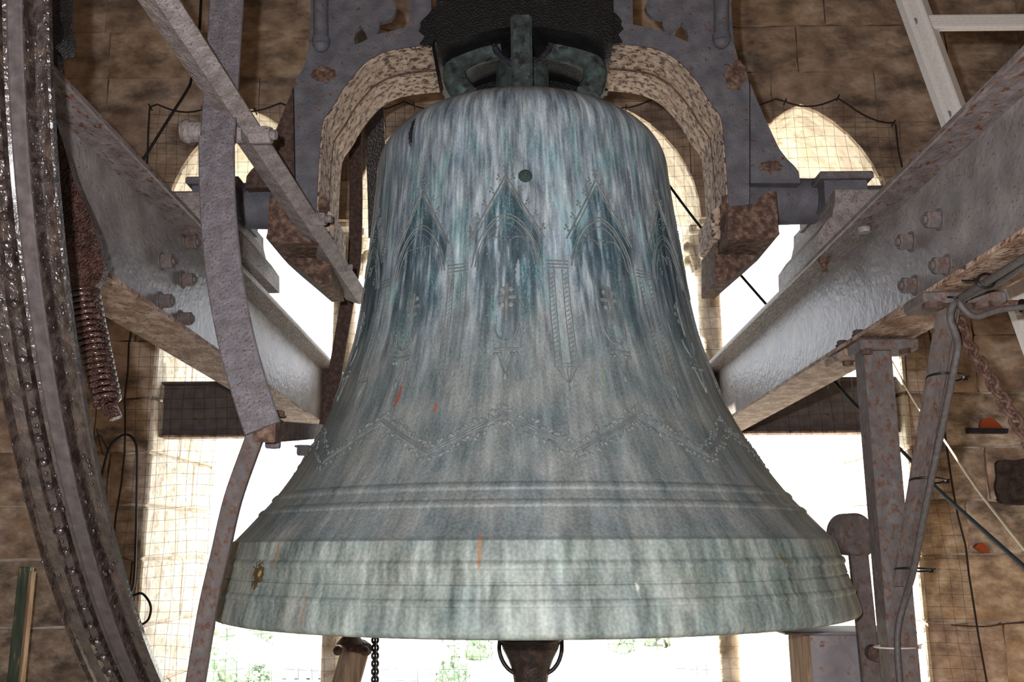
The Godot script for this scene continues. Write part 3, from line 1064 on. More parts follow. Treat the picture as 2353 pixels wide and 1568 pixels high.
		var u := (c.x / 180.0 + 0.5) * w
		var row := 0
		while row < hh - 1 and rowh[row] > c.y:
			row += 1
		var e := bell_hit(m[0] + 10, m[1])
		var sx: float = absf(e.x - c.x) / 180.0 * w / 10.0
		for dy in range(-int(m[3]), int(m[3]) + 1):
			for dx in range(-int(m[2] * sx) - 1, int(m[2] * sx) + 2):
				var f := pow(float(dx) / (m[2] * sx), 2.0) + pow(float(dy) / m[3], 2.0)
				var X := int(u) + dx
				var Y := row + dy
				if X < 0 or Y < 0 or X >= w or Y >= hh:
					continue
				f += (n4[Y * w + X] - 128.0) * 0.006 + (n2[Y * w + X] - 128.0) * 0.004
				if f < 1.0:
					im.set_pixel(X, Y, im.get_pixel(X, Y).lerp(m[4], m[5] * minf(1.0, (1.0 - f) * 2.5)))
	var mt := StandardMaterial3D.new()
	mt.resource_name = "bell_bronze"
	mt.albedo_texture = ImageTexture.create_from_image(im)
	mt.roughness = 0.6
	mt.metallic = 0.0
	mt.metallic_specular = 0.45
	var bump := Image.create_from_data(w, hh, false, Image.FORMAT_L8, n4)
	mt.heightmap_enabled = true
	mt.heightmap_texture = ImageTexture.create_from_image(bump)
	mt.heightmap_scale = 0.08
	M["bell_bronze"] = mt
	mat("bell_relief", ntex(111, 0.03, [[0.0, c8(84, 90, 92)], [0.5, c8(108, 112, 111)], [0.8, c8(122, 128, 127)], [1.0, c8(116, 136, 134)]], 5, 256), Vector3(5, 3, 5), 0.6, 0.0, null, Vector3.ONE, null, 0.0)

func bell() -> void:
	var t := thing("bell", "large bronze church bell with blue green patina, cast gothic niches and ringed lip", "bell", BELL)
	var hs := bell_rows()
	var len := PackedFloat32Array([0.0])
	for i in range(1, hs.size()):
		len.append(len[i - 1] + Vector2(hs[i] - hs[i - 1], bell_r(hs[i], false) - bell_r(hs[i - 1], false)).length())
	var total := len[len.size() - 1]
	var mb := MB.new()
	mb.use_uv = true
	var segs := 180
	var nr := hs.size()
	var pos := PackedVector3Array()
	var nor := PackedVector3Array()
	var uvs := PackedVector2Array()
	for i in nr:
		var h := hs[i]
		var r := bell_r(h)
		var e := 0.0015
		var dr: float = bell_r(minf(h + e, BELL_TOP - 0.0001)) - bell_r(maxf(h - e, -0.009))
		var dh := minf(h + e, BELL_TOP - 0.0001) - maxf(h - e, -0.009)
		for k in segs + 1:
			var a := TAU * k / segs - PI
			pos.append(bell_c(h) + Vector3(sin(a), 0, cos(a)) * r)
			nor.append(Vector3.UP if i == nr - 1 else (Vector3(sin(a), 0, cos(a)) * dh - Vector3.UP * dr).normalized())
			uvs.append(Vector2(a / PI + 0.5, 1.0 - len[i] / total))
	for i in nr - 1:
		for k in segs:
			var a := i * (segs + 1) + k
			for tr in [[a, a + 1, a + segs + 2], [a, a + segs + 2, a + segs + 1]]:
				var before := mb.v.size()
				mb.tri(pos[tr[0]], pos[tr[1]], pos[tr[2]], nor[tr[0]], nor[tr[1]], nor[tr[2]])
				if mb.v[before + 1] == pos[tr[1]]:
					mb.t.append(uvs[tr[0]]); mb.t.append(uvs[tr[1]]); mb.t.append(uvs[tr[2]])
				else:
					mb.t.append(uvs[tr[0]]); mb.t.append(uvs[tr[2]]); mb.t.append(uvs[tr[1]])
	put(mb, "body", "bell_bronze", t)
	mb = MB.new()
	mb.lathe(PackedVector2Array([Vector2(0.0, 1.50), Vector2(0.36, 1.47), Vector2(0.43, 1.36), Vector2(0.44, 1.2), Vector2(0.47, 0.9), Vector2(0.53, 0.65), Vector2(0.62, 0.45), Vector2(0.72, 0.28), Vector2(0.79, 0.16), Vector2(0.86, 0.004), Vector2(0.918, -0.009)]), Transform3D(Basis(), BELL), 72)
	put(mb, "inside", "crown_bronze", t, "dark inner side of the bell wall")
	# cast relief, niche by niche
	for k in 12:
		niche(t, NICHE + 30.0 * (k - 6))
	garland(t)
	mb = MB.new()
	var c := bell_hit(1207, 405)
	var nn := bell_n(c.x, c.y)
	mb.lathe(PackedVector2Array([Vector2(0.0, 0.010), Vector2(0.010, 0.009), Vector2(0.017, 0.006), Vector2(0.0195, 0.001), Vector2(0.0195, -0.004)]), Transform3D(Basis(nn.cross(Vector3.UP).normalized(), nn, nn.cross(Vector3.UP).normalized().cross(nn)), bp(c.x, c.y)), 20)
	put(mb, "plug", "dark_verdigris", t, "small round dark green plug")
	# the crown: one upright canon in front, two at the sides, the head they grow from
	mb = MB.new()
	var lo := pz(1199, 205, -2.80)
	var hi := pz(1198, 40, -2.80)
	mb.box((lo + hi) / 2, Vector3(0.034, lo.distance_to(hi) / 2, 0.03), Basis(Vector3(0, 0, 1), 0.006), 0.009)
	put(mb, "canon", "crown_bronze", t, "upright square canon in front of the crown")
	for side in [[[1072, 222], [1050, 192], [1046, 158], [1082, 128], [1150, 112]], [[1352, 216], [1366, 184], [1362, 150], [1322, 126], [1258, 112]]]:
		mb = MB.new()
		var pts := []
		for q in side:
			pts.append(pz(q[0], q[1], -2.93))
		mb.tube(smooth_path(pts, 5), 0.043, 10, true, 0.036)
		put(mb, "canon", "crown_bronze", t)
	mb = MB.new()
	mb.lathe(PackedVector2Array([Vector2(0, 1.57), Vector2(0.15, 1.57), Vector2(0.14, 1.62), Vector2(0.09, 1.67), Vector2(0.09, 1.78), Vector2(0, 1.78)]), Transform3D(Basis(), BELL + Vector3(-0.02, 0, -0.01)), 20)
	put(mb, "crown_head", "crown_bronze", t)

func niche(t: Node, c: float) -> void:
	var line := func(mb: MB, pts: Array, r: float) -> void:
		var p := PackedVector3Array()
		for q in pts:
			p.append(bp(c + q[0], q[1], 0.0004))
		mb.tube(p, r * 0.8, 5)
	var span := func(a: Array, b: Array, n: int) -> Array:
		var out := []
		for k in n + 1:
			out.append([lerpf(a[0], b[0], float(k) / n), lerpf(a[1], b[1], float(k) / n)])
		return out
	var mb := MB.new()
	for s in [-1.0, 1.0]:                       # gable: two mouldings each side and crockets along them
		line.call(mb, span.call([s * 11.6, 1.005], [0.0, 1.195], 8), 0.0032)
		line.call(mb, span.call([s * 10.4, 1.005], [0.0, 1.176], 8), 0.0022)
		for k in 5:
			var f := (k + 0.6) / 5.0
			for e in [[0.9, 0.006], [1.6, 0.0], [0.6, -0.004], [1.3, 0.012]]:
				mb.ball(bp(c + s * (lerpf(11.6, 0.3, f) + e[0]), lerpf(1.005, 1.195, f) + e[1] + 0.006, 0.0), Vector3.ONE * 0.0036, Basis(), 4, 6)
	for e in [[0, 1.202], [0.5, 1.21], [-0.5, 1.21], [0, 1.218], [0.6, 1.224], [-0.6, 1.224]]:
		mb.ball(bp(c + e[0], e[1]), Vector3.ONE * 0.004, Basis(), 4, 6)
	for k in 10:                                # ring of beads in the gable
		mb.ball(bp(c + 1.9 * sin(TAU * k / 10), 1.115 + 0.017 * cos(TAU * k / 10)), Vector3.ONE * 0.0026, Basis(), 4, 6)
	put(mb, "gable_relief", "bell_relief", t)
	mb = MB.new()
	for r in [[10.6, 1.078, 0.003], [9.6, 1.068, 0.0022], [8.4, 1.05, 0.002]]:
		var pts := []
		for k in 25:
			var a := -1.0 + k / 12.0
			pts.append([r[0] * a, 0.925 + (r[1] - 0.925) * pow(1.0 - pow(absf(a), 1.75), 0.62)])
		line.call(mb, pts, r[2])
	for s in [-1.0, 1.0]:                       # tracery cusps
		var pts := []
		for k in 9:
			var a := PI * (k / 8.0)
			pts.append([s * (3.6 - 2.6 * cos(a)), 0.985 + 0.025 * sin(a)])
		line.call(mb, pts, 0.002)
		for e in [[5.2, 0.955], [5.9, 0.962], [5.4, 0.948], [1.2, 1.0], [0.6, 1.01]]:
			mb.ball(bp(c + s * e[0], e[1]), Vector3.ONE * 0.0032, Basis(), 4, 6)
	put(mb, "arch_relief", "bell_relief", t)
	mb = MB.new()                               # pilaster between this niche and the next
	for e in [12.2, 13.9, 16.3, 18.0]:
		line.call(mb, span.call([e, 0.912], [e, 0.632], 8), 0.0018)
	for k in 20:
		var h := 0.645 + 0.0132 * k
		line.call(mb, [[12.5, h], [13.6, h + 0.007]], 0.0016)
		line.call(mb, [[16.6, h], [17.7, h + 0.007]], 0.0016)
	for e in [0.918, 0.928, 0.938]:
		line.call(mb, span.call([11.7, e], [18.4, e], 5), 0.0026)
	line.call(mb, span.call([11.9, 0.632], [18.2, 0.632], 5), 0.0028)
	line.call(mb, span.call([11.9, 0.641], [18.2, 0.641], 5), 0.0018)
	for e in [-2.4, -1.2, 0.0, 1.2, 2.4]:
		line.call(mb, span.call([15.1 + e, 0.628], [15.1 + e * 0.15, 0.588], 3), 0.0018)
	line.call(mb, span.call([15.1, 0.59], [15.1, 0.565], 2), 0.0024)
	put(mb, "pilaster_relief", "bell_relief", t)
	mb = MB.new()                               # cross over a leafy console
	var n := bell_n(c, 0.82)
	mb.bar(bp(c, 0.765), bp(c, 0.872), 0.0105, 0.006, n, 0.002)
	mb.bar(bp(c - 2.7, 0.832), bp(c + 2.7, 0.832), 0.0105, 0.0056, n, 0.002)
	for s in [-1.0, 1.0]:
		for q in [[0.95, 0.855], [0.95, 0.81]]:
			mb.ball(bp(c + s * q[0] * 1.3, q[1]), Vector3(0.008, 0.008, 0.003), Basis(Vector3.UP, deg_to_rad(c)), 5, 9)
	put(mb, "cross_relief", "bell_relief", t)
	mb = MB.new()
	for s in [-1.0, 1.0]:
		line.call(mb, [[0.4, 0.705], [s * 1.2, 0.705], [s * 2.2, 0.718], [s * 3.0, 0.735], [s * 3.1, 0.752]], 0.004)
		for k in 4:
			line.call(mb, [[s * (1.4 + 0.5 * k), 0.707 + 0.011 * k], [s * (1.9 + 0.45 * k), 0.703 + 0.012 * k]], 0.0026)
		line.call(mb, span.call([s * 2.2, 0.672], [s * 0.2, 0.612], 4), 0.003)
	line.call(mb, span.call([-3.0, 0.682], [3.2, 0.682], 5), 0.0045)
	for e in [-2.6, -1.6, 1.6, 2.6]:
		mb.ball(bp(c + e, 0.668), Vector3.ONE * 0.006, Basis(), 5, 7)
	mb.ball(bp(c, 0.605), Vector3(0.006, 0.012, 0.005), Basis(), 5, 7)
	put(mb, "console_relief", "bell_relief", t)

func garland(t: Node) -> void:
	var mb := MB.new()
	var r := RandomNumberGenerator.new()
	r.seed = 8
	for k in 12:
		var c := NICHE + 30.0 * (k - 6)
		for s in [-1.0, 1.0]:
			for off in [0.0, 0.007]:
				var p := PackedVector3Array()
				for q in 9:
					p.append(bp(c + s * 15.4 * q / 8.0, 0.508 - off - 0.098 * q / 8.0, 0.0005))
				mb.tube(p, 0.0026, 5)
			for q in 16:
				var f := (q + 0.5) / 16.0
				for side in [-1.0, 1.0]:
					var deg: float = c + s * 15.0 * f
					var h: float = 0.504 - 0.098 * f + side * r.randf_range(0.012, 0.026)
					var tilt := Basis(Vector3.UP, deg_to_rad(deg)) * Basis(Vector3(0, 0, 1), r.randf_range(-1.2, 1.2))
					var big := r.randf_range(0.7, 1.2)
					mb.ball(bp(deg + r.randf_range(-0.4, 0.4), h, 0.0), Vector3(0.009 * big, 0.0046 * big, 0.0034), tilt, 4, 7)
	put(mb, "vine_garland", "bell_relief", t, "zigzag vine garland cast round the waist")


func clapper() -> void:
	var c := pz(1219, 1472, -3.0)
	var t := thing("clapper", "dark iron clapper ball hanging in the mouth of the bell", "clapper", c)
	var mb := MB.new()
	mb.lathe(PackedVector2Array([Vector2(0.0, -0.34), Vector2(0.046, -0.34), Vector2(0.052, -0.30), Vector2(0.049, -0.13), Vector2(0.055, -0.088), Vector2(0.067, -0.056), Vector2(0.084, -0.024), Vector2(0.092, 0.004), Vector2(0.089, 0.036), Vector2(0.072, 0.074), Vector2(0.046, 0.104), Vector2(0.034, 0.14), Vector2(0.03, 0.16)]), Transform3D(Basis(), c), 32)
	put(mb, "ball", "clapper_iron", t)
	mb = MB.new()
	mb.tube(PackedVector3Array([c + Vector3(0, 0.15, 0), c + Vector3(-0.01, 0.8, 0), Vector3(c.x - 0.02, 2.89, c.z)]), 0.03, 10)
	put(mb, "shaft", "clapper_iron", t)
	mb = MB.new()
	mb.lathe(PackedVector2Array([Vector2(0.0925, -0.004), Vector2(0.0955, 0.0), Vector2(0.0955, 0.012), Vector2(0.0925, 0.016)]), Transform3D(Basis(), c), 32)
	for side in [[[1150, 1462], [1147, 1492], [1154, 1518], [1168, 1538], [1186, 1550]], [[1290, 1462], [1291, 1492], [1285, 1518], [1272, 1538], [1254, 1550]]]:
		var pts := []
		for q in side:
			pts.append(pz(q[0], q[1], -2.99))
		mb.tube(smooth_path(pts, 5), 0.0065, 7)
	put(mb, "strap", "cable_black", t, "twisted black rope loop round the ball")


# ------------------------------------------------------------------ the headstock that carries the bell
const YF := -2.84                      # front and back of the headstock
const YB := -3.16
const MIRROR := 0.014

func mirrored(p: PackedVector2Array, about := MIRROR) -> PackedVector2Array:
	var out := PackedVector2Array()
	for i in range(p.size() - 1, -1, -1):
		out.append(Vector2(2.0 * about - p[i].x, p[i].y))
	return out

func curve2(p: PackedVector2Array, n := 5) -> PackedVector2Array:
	var v := []
	for q in p:
		v.append(Vector3(q.x, q.y, 0))
	var out := PackedVector2Array()
	for q in smooth_path(v, n):
		out.append(Vector2(q.x, q.y))
	return out

func headstock() -> void:
	var t := thing("headstock", "grey painted cast iron headstock arched over the bell, with pierced tracery and rusty soffit", "headstock", Vector3(MIRROR, 2.7, -3.0))
	var soffit := curve2(xy([1403, 99, 1448, 102, 1506, 111, 1550, 132, 1578, 158, 1606, 192, 1628, 228, 1645, 252], YF), 4)
	soffit.append_array(curve2(xy([1645, 252, 1657, 272, 1664, 320, 1670, 400, 1676, 484], YF), 3))
	var extrados := xy([1722, 484, 1722, 200, 1716, 165, 1690, 152, 1655, 150, 1624, 120, 1590, 101, 1550, 83, 1530, 73, 1499, 66, 1463, 58, 1403, 50], YF)
	var band := PackedVector2Array(soffit)
	band.append_array(extrados)
	for s in 2:
		var mb := MB.new()
		mb.prism(band if s == 0 else mirrored(band), YB, YF)
		put(mb, "arch_leg", "yoke_paint", t)
		mb = MB.new()
		var strip := PackedVector2Array()
		var back := PackedVector2Array()
		for i in soffit.size():
			var d := (soffit[mini(i + 1, soffit.size() - 1)] - soffit[maxi(i - 1, 0)]).normalized()
			var o := Vector2(d.y, -d.x)
			if o.dot(Vector2(MIRROR, 2.6) - soffit[i]) < 0:
				o = -o
			strip.append(soffit[i] + o * 0.005)
			back.append(soffit[i] - o * 0.004)
		back.reverse()
		strip.append_array(back)
		mb.prism(strip if s == 0 else mirrored(strip), YB - 0.004, YF - 0.006)
		put(mb, "soffit", "peeling_paint", t, "rust speckled underside of the arch")
		mb = MB.new()                           # cross ridge half way through the soffit
		var ridge := PackedVector3Array()
		for q in (soffit if s == 0 else mirrored(soffit)):
			ridge.append(Vector3(q.x, q.y - 0.003, -3.0))
		mb.tube(ridge, 0.007, 6)
		put(mb, "soffit_ridge", "heavy_rust", t)
		# the plate above the arch and its opening
		var plate := xy([1716, 165, 1700, 135, 1689, 91, 1684, 30, 1682, -150, 1403, -150, 1403, 52, 1463, 60, 1499, 68, 1530, 75, 1550, 85, 1590, 103, 1624, 122, 1655, 152, 1690, 156], YF)
		var hole := xy([1455, -70, 1455, 0, 1456, 48, 1463, 57, 1499, 66, 1530, 73, 1550, 83, 1567, 92, 1582, 88, 1584, 76, 1579, 56, 1569, 44, 1561, 53, 1555, 66, 1543, 72, 1531, 66, 1524, 50, 1524, 37, 1499, 31, 1489, 20, 1484, 8, 1489, -6, 1500, -14, 1520, -20, 1524, -34, 1531, -50, 1543, -58, 1520, -70], YF)
		var cutx := hole[8].x                    # cut the plate in two through its opening so that each half is a plain outline
		for half in 2:
			var win := PackedVector2Array([Vector2(-9, -9), Vector2(cutx, -9), Vector2(cutx, 9), Vector2(-9, 9)]) if half == 0 else PackedVector2Array([Vector2(cutx, -9), Vector2(9, -9), Vector2(9, 9), Vector2(cutx, 9)])
			for a in Geometry2D.intersect_polygons(plate, win):
				for b in Geometry2D.clip_polygons(a, hole):
					mb = MB.new()
					mb.prism(b if s == 0 else mirrored(b), -2.88, -2.858)
					put(mb, "tracery_plate", "yoke_paint", t)
		# pilaster on the outer edge
		mb = MB.new()
		var e0 := pz(1658, 92, YF)
		var e1 := pz(1656, -150, YF)
		if s == 1:
			e0.x = 2 * MIRROR - e0.x
			e1.x = 2 * MIRROR - e1.x
		mb.tube(PackedVector3Array([e0, e1]), 0.024, 14)
		mb.tube(PackedVector3Array([e0 - Vector3(0, 0.004, 0), e0 + Vector3(0, 0.018, 0)]), 0.029, 14)
		mb.ball(e0, Vector3(0.026, 0.03, 0.022), Basis(), 8, 12)
		put(mb, "pilaster", "yoke_paint", t)
		# gusset out to the trunnion, trunnion, foot of the leg
		var gus := xy([1722, 196, 1733, 225, 1755, 276, 1787, 345, 1806, 370, 1822, 385, 1832, 398, 1836, 425, 1722, 425], -2.9)
		mb = MB.new()
		mb.prism(gus if s == 0 else mirrored(gus), -3.08, -2.885)
		put(mb, "gusset", "yoke_paint" if s == 0 else "brown_rust", t)
		mb = MB.new()
		var x0 := pz(1690, 465, -3.0).x
		var x1 := pz(1906, 465, -2.95).x
		var turn := Basis(Vector3(0, 0, 1), -PI / 2)
		mb.lathe(PackedVector2Array([Vector2(0, 0), Vector2(0.083, 0), Vector2(0.075, x1 - x0 - 0.05), Vector2(0.076, x1 - x0 - 0.035), Vector2(0.076, x1 - x0 - 0.012), Vector2(0.068, x1 - x0 - 0.002), Vector2(0.05, x1 - x0), Vector2(0.05, x1 - x0 + 0.2), Vector2(0, x1 - x0 + 0.2)]), Transform3D(turn if s == 0 else Basis(Vector3(0, 0, 1), PI / 2), Vector3(x0 if s == 0 else 2 * MIRROR - x0, 2.705, -3.0)), 28)
		put(mb, "trunnion", "yoke_paint", t)
		mb = MB.new()
		var foot := xy([1672, 476, 1730, 470, 1760, 440, 1782, 440, 1790, 540, 1776, 552, 1672, 552], YF)
		mb.prism(foot if s == 0 else mirrored(foot), -3.12, YF + 0.004)
		var toe := xy([1640, 556, 1672, 540, 1780, 500, 1790, 540, 1765, 566, 1743, 586, 1706, 618, 1671, 649, 1641, 647], -3.0)
		mb.prism(toe if s == 0 else mirrored(toe), -3.22, -2.99)
		put(mb, "foot", "heavy_rust", t, "pitted rusty foot of the leg")
		mb = MB.new()
		var lipp := xy([1626, 500, 1674, 460, 1674, 545, 1645, 562, 1629, 556], -3.0)
		mb.prism(lipp if s == 0 else mirrored(lipp), -3.165, -2.95)
		put(mb, "foot_lip", "peeling_paint", t)
	for q in [[1690, 174, 26, 38, 31], [1772, 381, 29, 14, 32], [744, 172, 30, 20, 33], [1664, 470, 9, 24, 34], [744, 470, 14, 22, 35]]:
		var rr := RandomNumberGenerator.new()
		rr.seed = q[4]
		var o := PackedVector2Array()
		for k in 22:
			var f := rr.randf_range(0.72, 1.08)
			var pp := pz(q[0] + cos(TAU * k / 22) * q[2] * f, q[1] + sin(TAU * k / 22) * q[3] * f, -2.88 if q[4] == 32 else YF)
			o.append(Vector2(pp.x, pp.y))
		var mp := MB.new()
		var zf := -2.885 if q[4] == 32 else YF
		mp.prism(o, zf - 0.004, zf + 0.0012)
		put(mp, "rust_scab", "heavy_rust", t, "dark flaking rust scab")
	# saddle over the crown, thick with tar
	var arc := curve2(xy([1003, 112, 1044, 97, 1113, 72, 1199, 60, 1285, 68, 1354, 84, 1409, 102], -2.80), 4)
	arc.append_array(xy([1409, -150, 1003, -150], -2.80))
	var mb2 := MB.new()
	mb2.prism(arc, YB - 0.02, -2.80)
	put(mb2, "saddle", "tar", t, "tarred block over the crown")
	var r := RandomNumberGenerator.new()
	r.seed = 21
	for s in 2:
		var coat := PackedVector2Array()
		var e := [[1405, 104], [1430, 98], [1424, 88], [1419, 80], [1426, 72], [1432, 68], [1425, 60], [1430, 50], [1422, 42], [1414, 34], [1402, 22], [1392, 14], [1384, 4], [1370, -4], [1370, 60]]
		for q in e:
			var p := pz(q[0] + r.randf_range(-2.0, 2.0), q[1], YF)
			coat.append(Vector2(p.x, p.y))
		mb2 = MB.new()
		mb2.prism(coat if s == 0 else mirrored(coat), YF - 0.01, YF + 0.006)
		put(mb2, "tar_coat", "tar", t, "ragged edge of the black tar")
	mb2 = MB.new()
	mb2.prism(xy([1003, 40, 1409, 40, 1398, 205, 1330, 216, 1200, 212, 1070, 216, 1016, 205], -3.14), YB - 0.03, YB + 0.01)
	put(mb2, "back_plate", "tar", t)
	mb2 = MB.new()
	var u := []
	for q in [[1128, 40], [1130, 84], [1142, 118], [1168, 142], [1200, 152], [1234, 141], [1258, 117], [1270, 84], [1272, 40]]:
		u.append(pz(q[0], q[1], -2.90))
	mb2.tube(smooth_path(u, 4), 0.012, 9)
	put(mb2, "u_bolt", "black_iron", t, "black U bolt round the crown")


# ------------------------------------------------------------------ beams
func flange(mb: MB, top: float, up: float, z0: float, z1: float, xf: Transform3D) -> void:
	var w := 0.0715
	mb.prism(PackedVector2Array([Vector2(-w, top), Vector2(w, top), Vector2(w, top - up * 0.010), Vector2(w - 0.004, top - up * 0.013), Vector2(0.006, top - up * 0.024), Vector2(-0.006, top - up * 0.024), Vector2(-w + 0.004, top - up * 0.013), Vector2(-w, top - up * 0.010)]), z0, z1, xf)

func beams() -> void:
	for s in [-1, 1]:
		var left: bool = s < 0
		var top := 2.462 if left else 2.411
		var low := 2.150 if left else 2.106
		var tilt := -0.0150 if left else -0.0052
		var pivot := -1.62 if left else -1.46
		var xf := Transform3D(Basis(Vector3(1, 0, 0), tilt), Vector3(s * 0.9165, 0, pivot))
		var z0 := -4.98 - pivot
		var z1 := 1.45 - pivot
		var t := thing("steel_beam", "grey I section steel beam on the left with rusty lower flange, behind the wheel" if left else "grey I section steel beam on the right, rust pitted, carrying strut and cables", "beam", Vector3(s * 0.9165, low, -3.0), "beams beside the bell")
		var mb := MB.new()
		mb.box(xf * Vector3(0, (top + low) / 2, (z0 + z1) / 2), Vector3(0.0055, (top - low) / 2 - 0.012, (z1 - z0) / 2), xf.basis, 0.001)
		put(mb, "web", "beam_paint", t)
		mb = MB.new()
		flange(mb, top, 1.0, z0, z1, xf)
		put(mb, "top_flange", "flange_paint", t)
		mb = MB.new()
		flange(mb, low, -1.0, z0, z1, xf)
		put(mb, "bottom_flange", "beam_rust", t, "rusty lower flange")
		mb = MB.new()
		mb.box(xf * Vector3(-s * 0.036, (top + low) / 2, -4.33 - pivot), Vector3(0.034, (top - low) / 2 - 0.014, 0.006), xf.basis, 0.001)
		put(mb, "stiffener", "brown_rust", t)
		for q in ([[440, 556], [383, 600], [432, 643], [380, 692], [427, 733]] if left else [[2146, 505], [2082, 556], [2164, 610], [2090, 656]]):
			mb = MB.new()
			var c := pxx(q[0] + (12 if left else -12) * -1.0, q[1], s * 0.911)
			mb.hexnut(c, Vector3(-s, 0, 0), 0.0195, 0.03, 0.006)
			put(mb, "bolt", "post_paint", t)
		if not left:
			mb = MB.new()
			var c := pxx(1893, 606, 0.868)
			mb.hexnut(c + Vector3(0, 0.012, 0), Vector3.DOWN, 0.015, 0.012, 0.022)
			put(mb, "flange_bolt", "chain_rust", t)
			mb = MB.new()
			c = pxx(1986, 533, 0.875)
			mb.tube(PackedVector3Array([c + Vector3(0, 0.01, 0), c - Vector3(0, 0.003, 0)]), 0.016, 16)
			put(mb, "plug", "brace_paint", t)
	var x := thing("cross_beam", "dark brown steel cross beam spanning the arcade behind the bell", "beam", Vector3(0, 2.16, -5.02))
	var mc := MB.new()
	mc.box(Vector3(0.06, 2.31, -5.02), Vector3(1.95, 0.135, 0.006), Basis(), 0.001)
	put(mc, "web", "crossbeam_paint", x)
	for f in [[2.456, 1.0], [2.163, -1.0]]:
		mc = MB.new()
		mc.prism(PackedVector2Array([Vector2(-0.05, f[0]), Vector2(0.05, f[0]), Vector2(0.05, f[0] - f[1] * 0.01), Vector2(0.004, f[0] - f[1] * 0.018), Vector2(-0.004, f[0] - f[1] * 0.018), Vector2(-0.05, f[0] - f[1] * 0.01)]), -1.95, 1.95, Transform3D(Basis(Vector3(0, 0, -1), Vector3.UP, Vector3(1, 0, 0)), Vector3(0.06, 0, -5.02)))
		put(mc, "flange", "crossbeam_paint" if f[1] > 0 else "beam_rust", x)


func bearings() -> void:
	var ped := xy([1868, 612, 1866, 552, 1886, 522, 1898, 512, 1905, 480, 1905, 452, 2030, 452, 2050, 500, 2062, 612], -2.86)
	var cap := xy([1897, 470, 1893, 412, 1900, 400, 1920, 394, 1972, 393, 1985, 399, 1991, 410, 1994, 432, 1998, 441, 2005, 448, 2008, 462, 2012, 470], -2.86)
	for i in ped.size():
		ped[i].y = maxf(ped[i].y, 2.409)
	for s in 2:
		var t := thing("bearing_block", "iron bearing block on the right beam holding the trunnion" if s == 0 else "iron bearing block on the left beam, half hidden behind the bent spoke", "bearing", Vector3(0.97 if s == 0 else -0.9, 2.41, -3.0), "bearings of the headstock")
		var mb := MB.new()
		var p := ped if s == 0 else mirrored(ped, 0.035)
		if s == 1:
			for i in p.size():
				p[i].y += 0.034 if p[i].y < 2.45 else 0.01
		mb.prism(p, -3.26, -2.80)
		put(mb, "pedestal", "brace_paint", t)
		mb = MB.new()
		mb.prism(cap if s == 0 else mirrored(cap, 0.035), -3.14, -2.86)
		put(mb, "cap", "yoke_paint", t)
		mb = MB.new()
		var cx := (cap[1].x + cap[6].x) / 2
		mb.box(Vector3(cx if s == 0 else 0.07 - cx, 2.735, -3.0), Vector3(0.085, 0.012, 0.16), Basis(), 0.004)
		put(mb, "clamp_strap", "bar_paint", t)


# ------------------------------------------------------------------ the bell wheel
const HUB := Vector3(-0.72, 2.753, -2.972)

func rim_path(r: float, x: float, n: int) -> Array:
	var p := PackedVector3Array()
	var f := PackedVector3Array()
	for k in n:
		var a := deg_to_rad(lerpf(-80.0, 167.0, float(k) / (n - 1)))     # the wheel is open behind the bell
		f.append(Vector3(0, sin(a), cos(a)))
		p.append(Vector3(x, HUB.y, HUB.z) + f[k] * r)
	return [p, f]

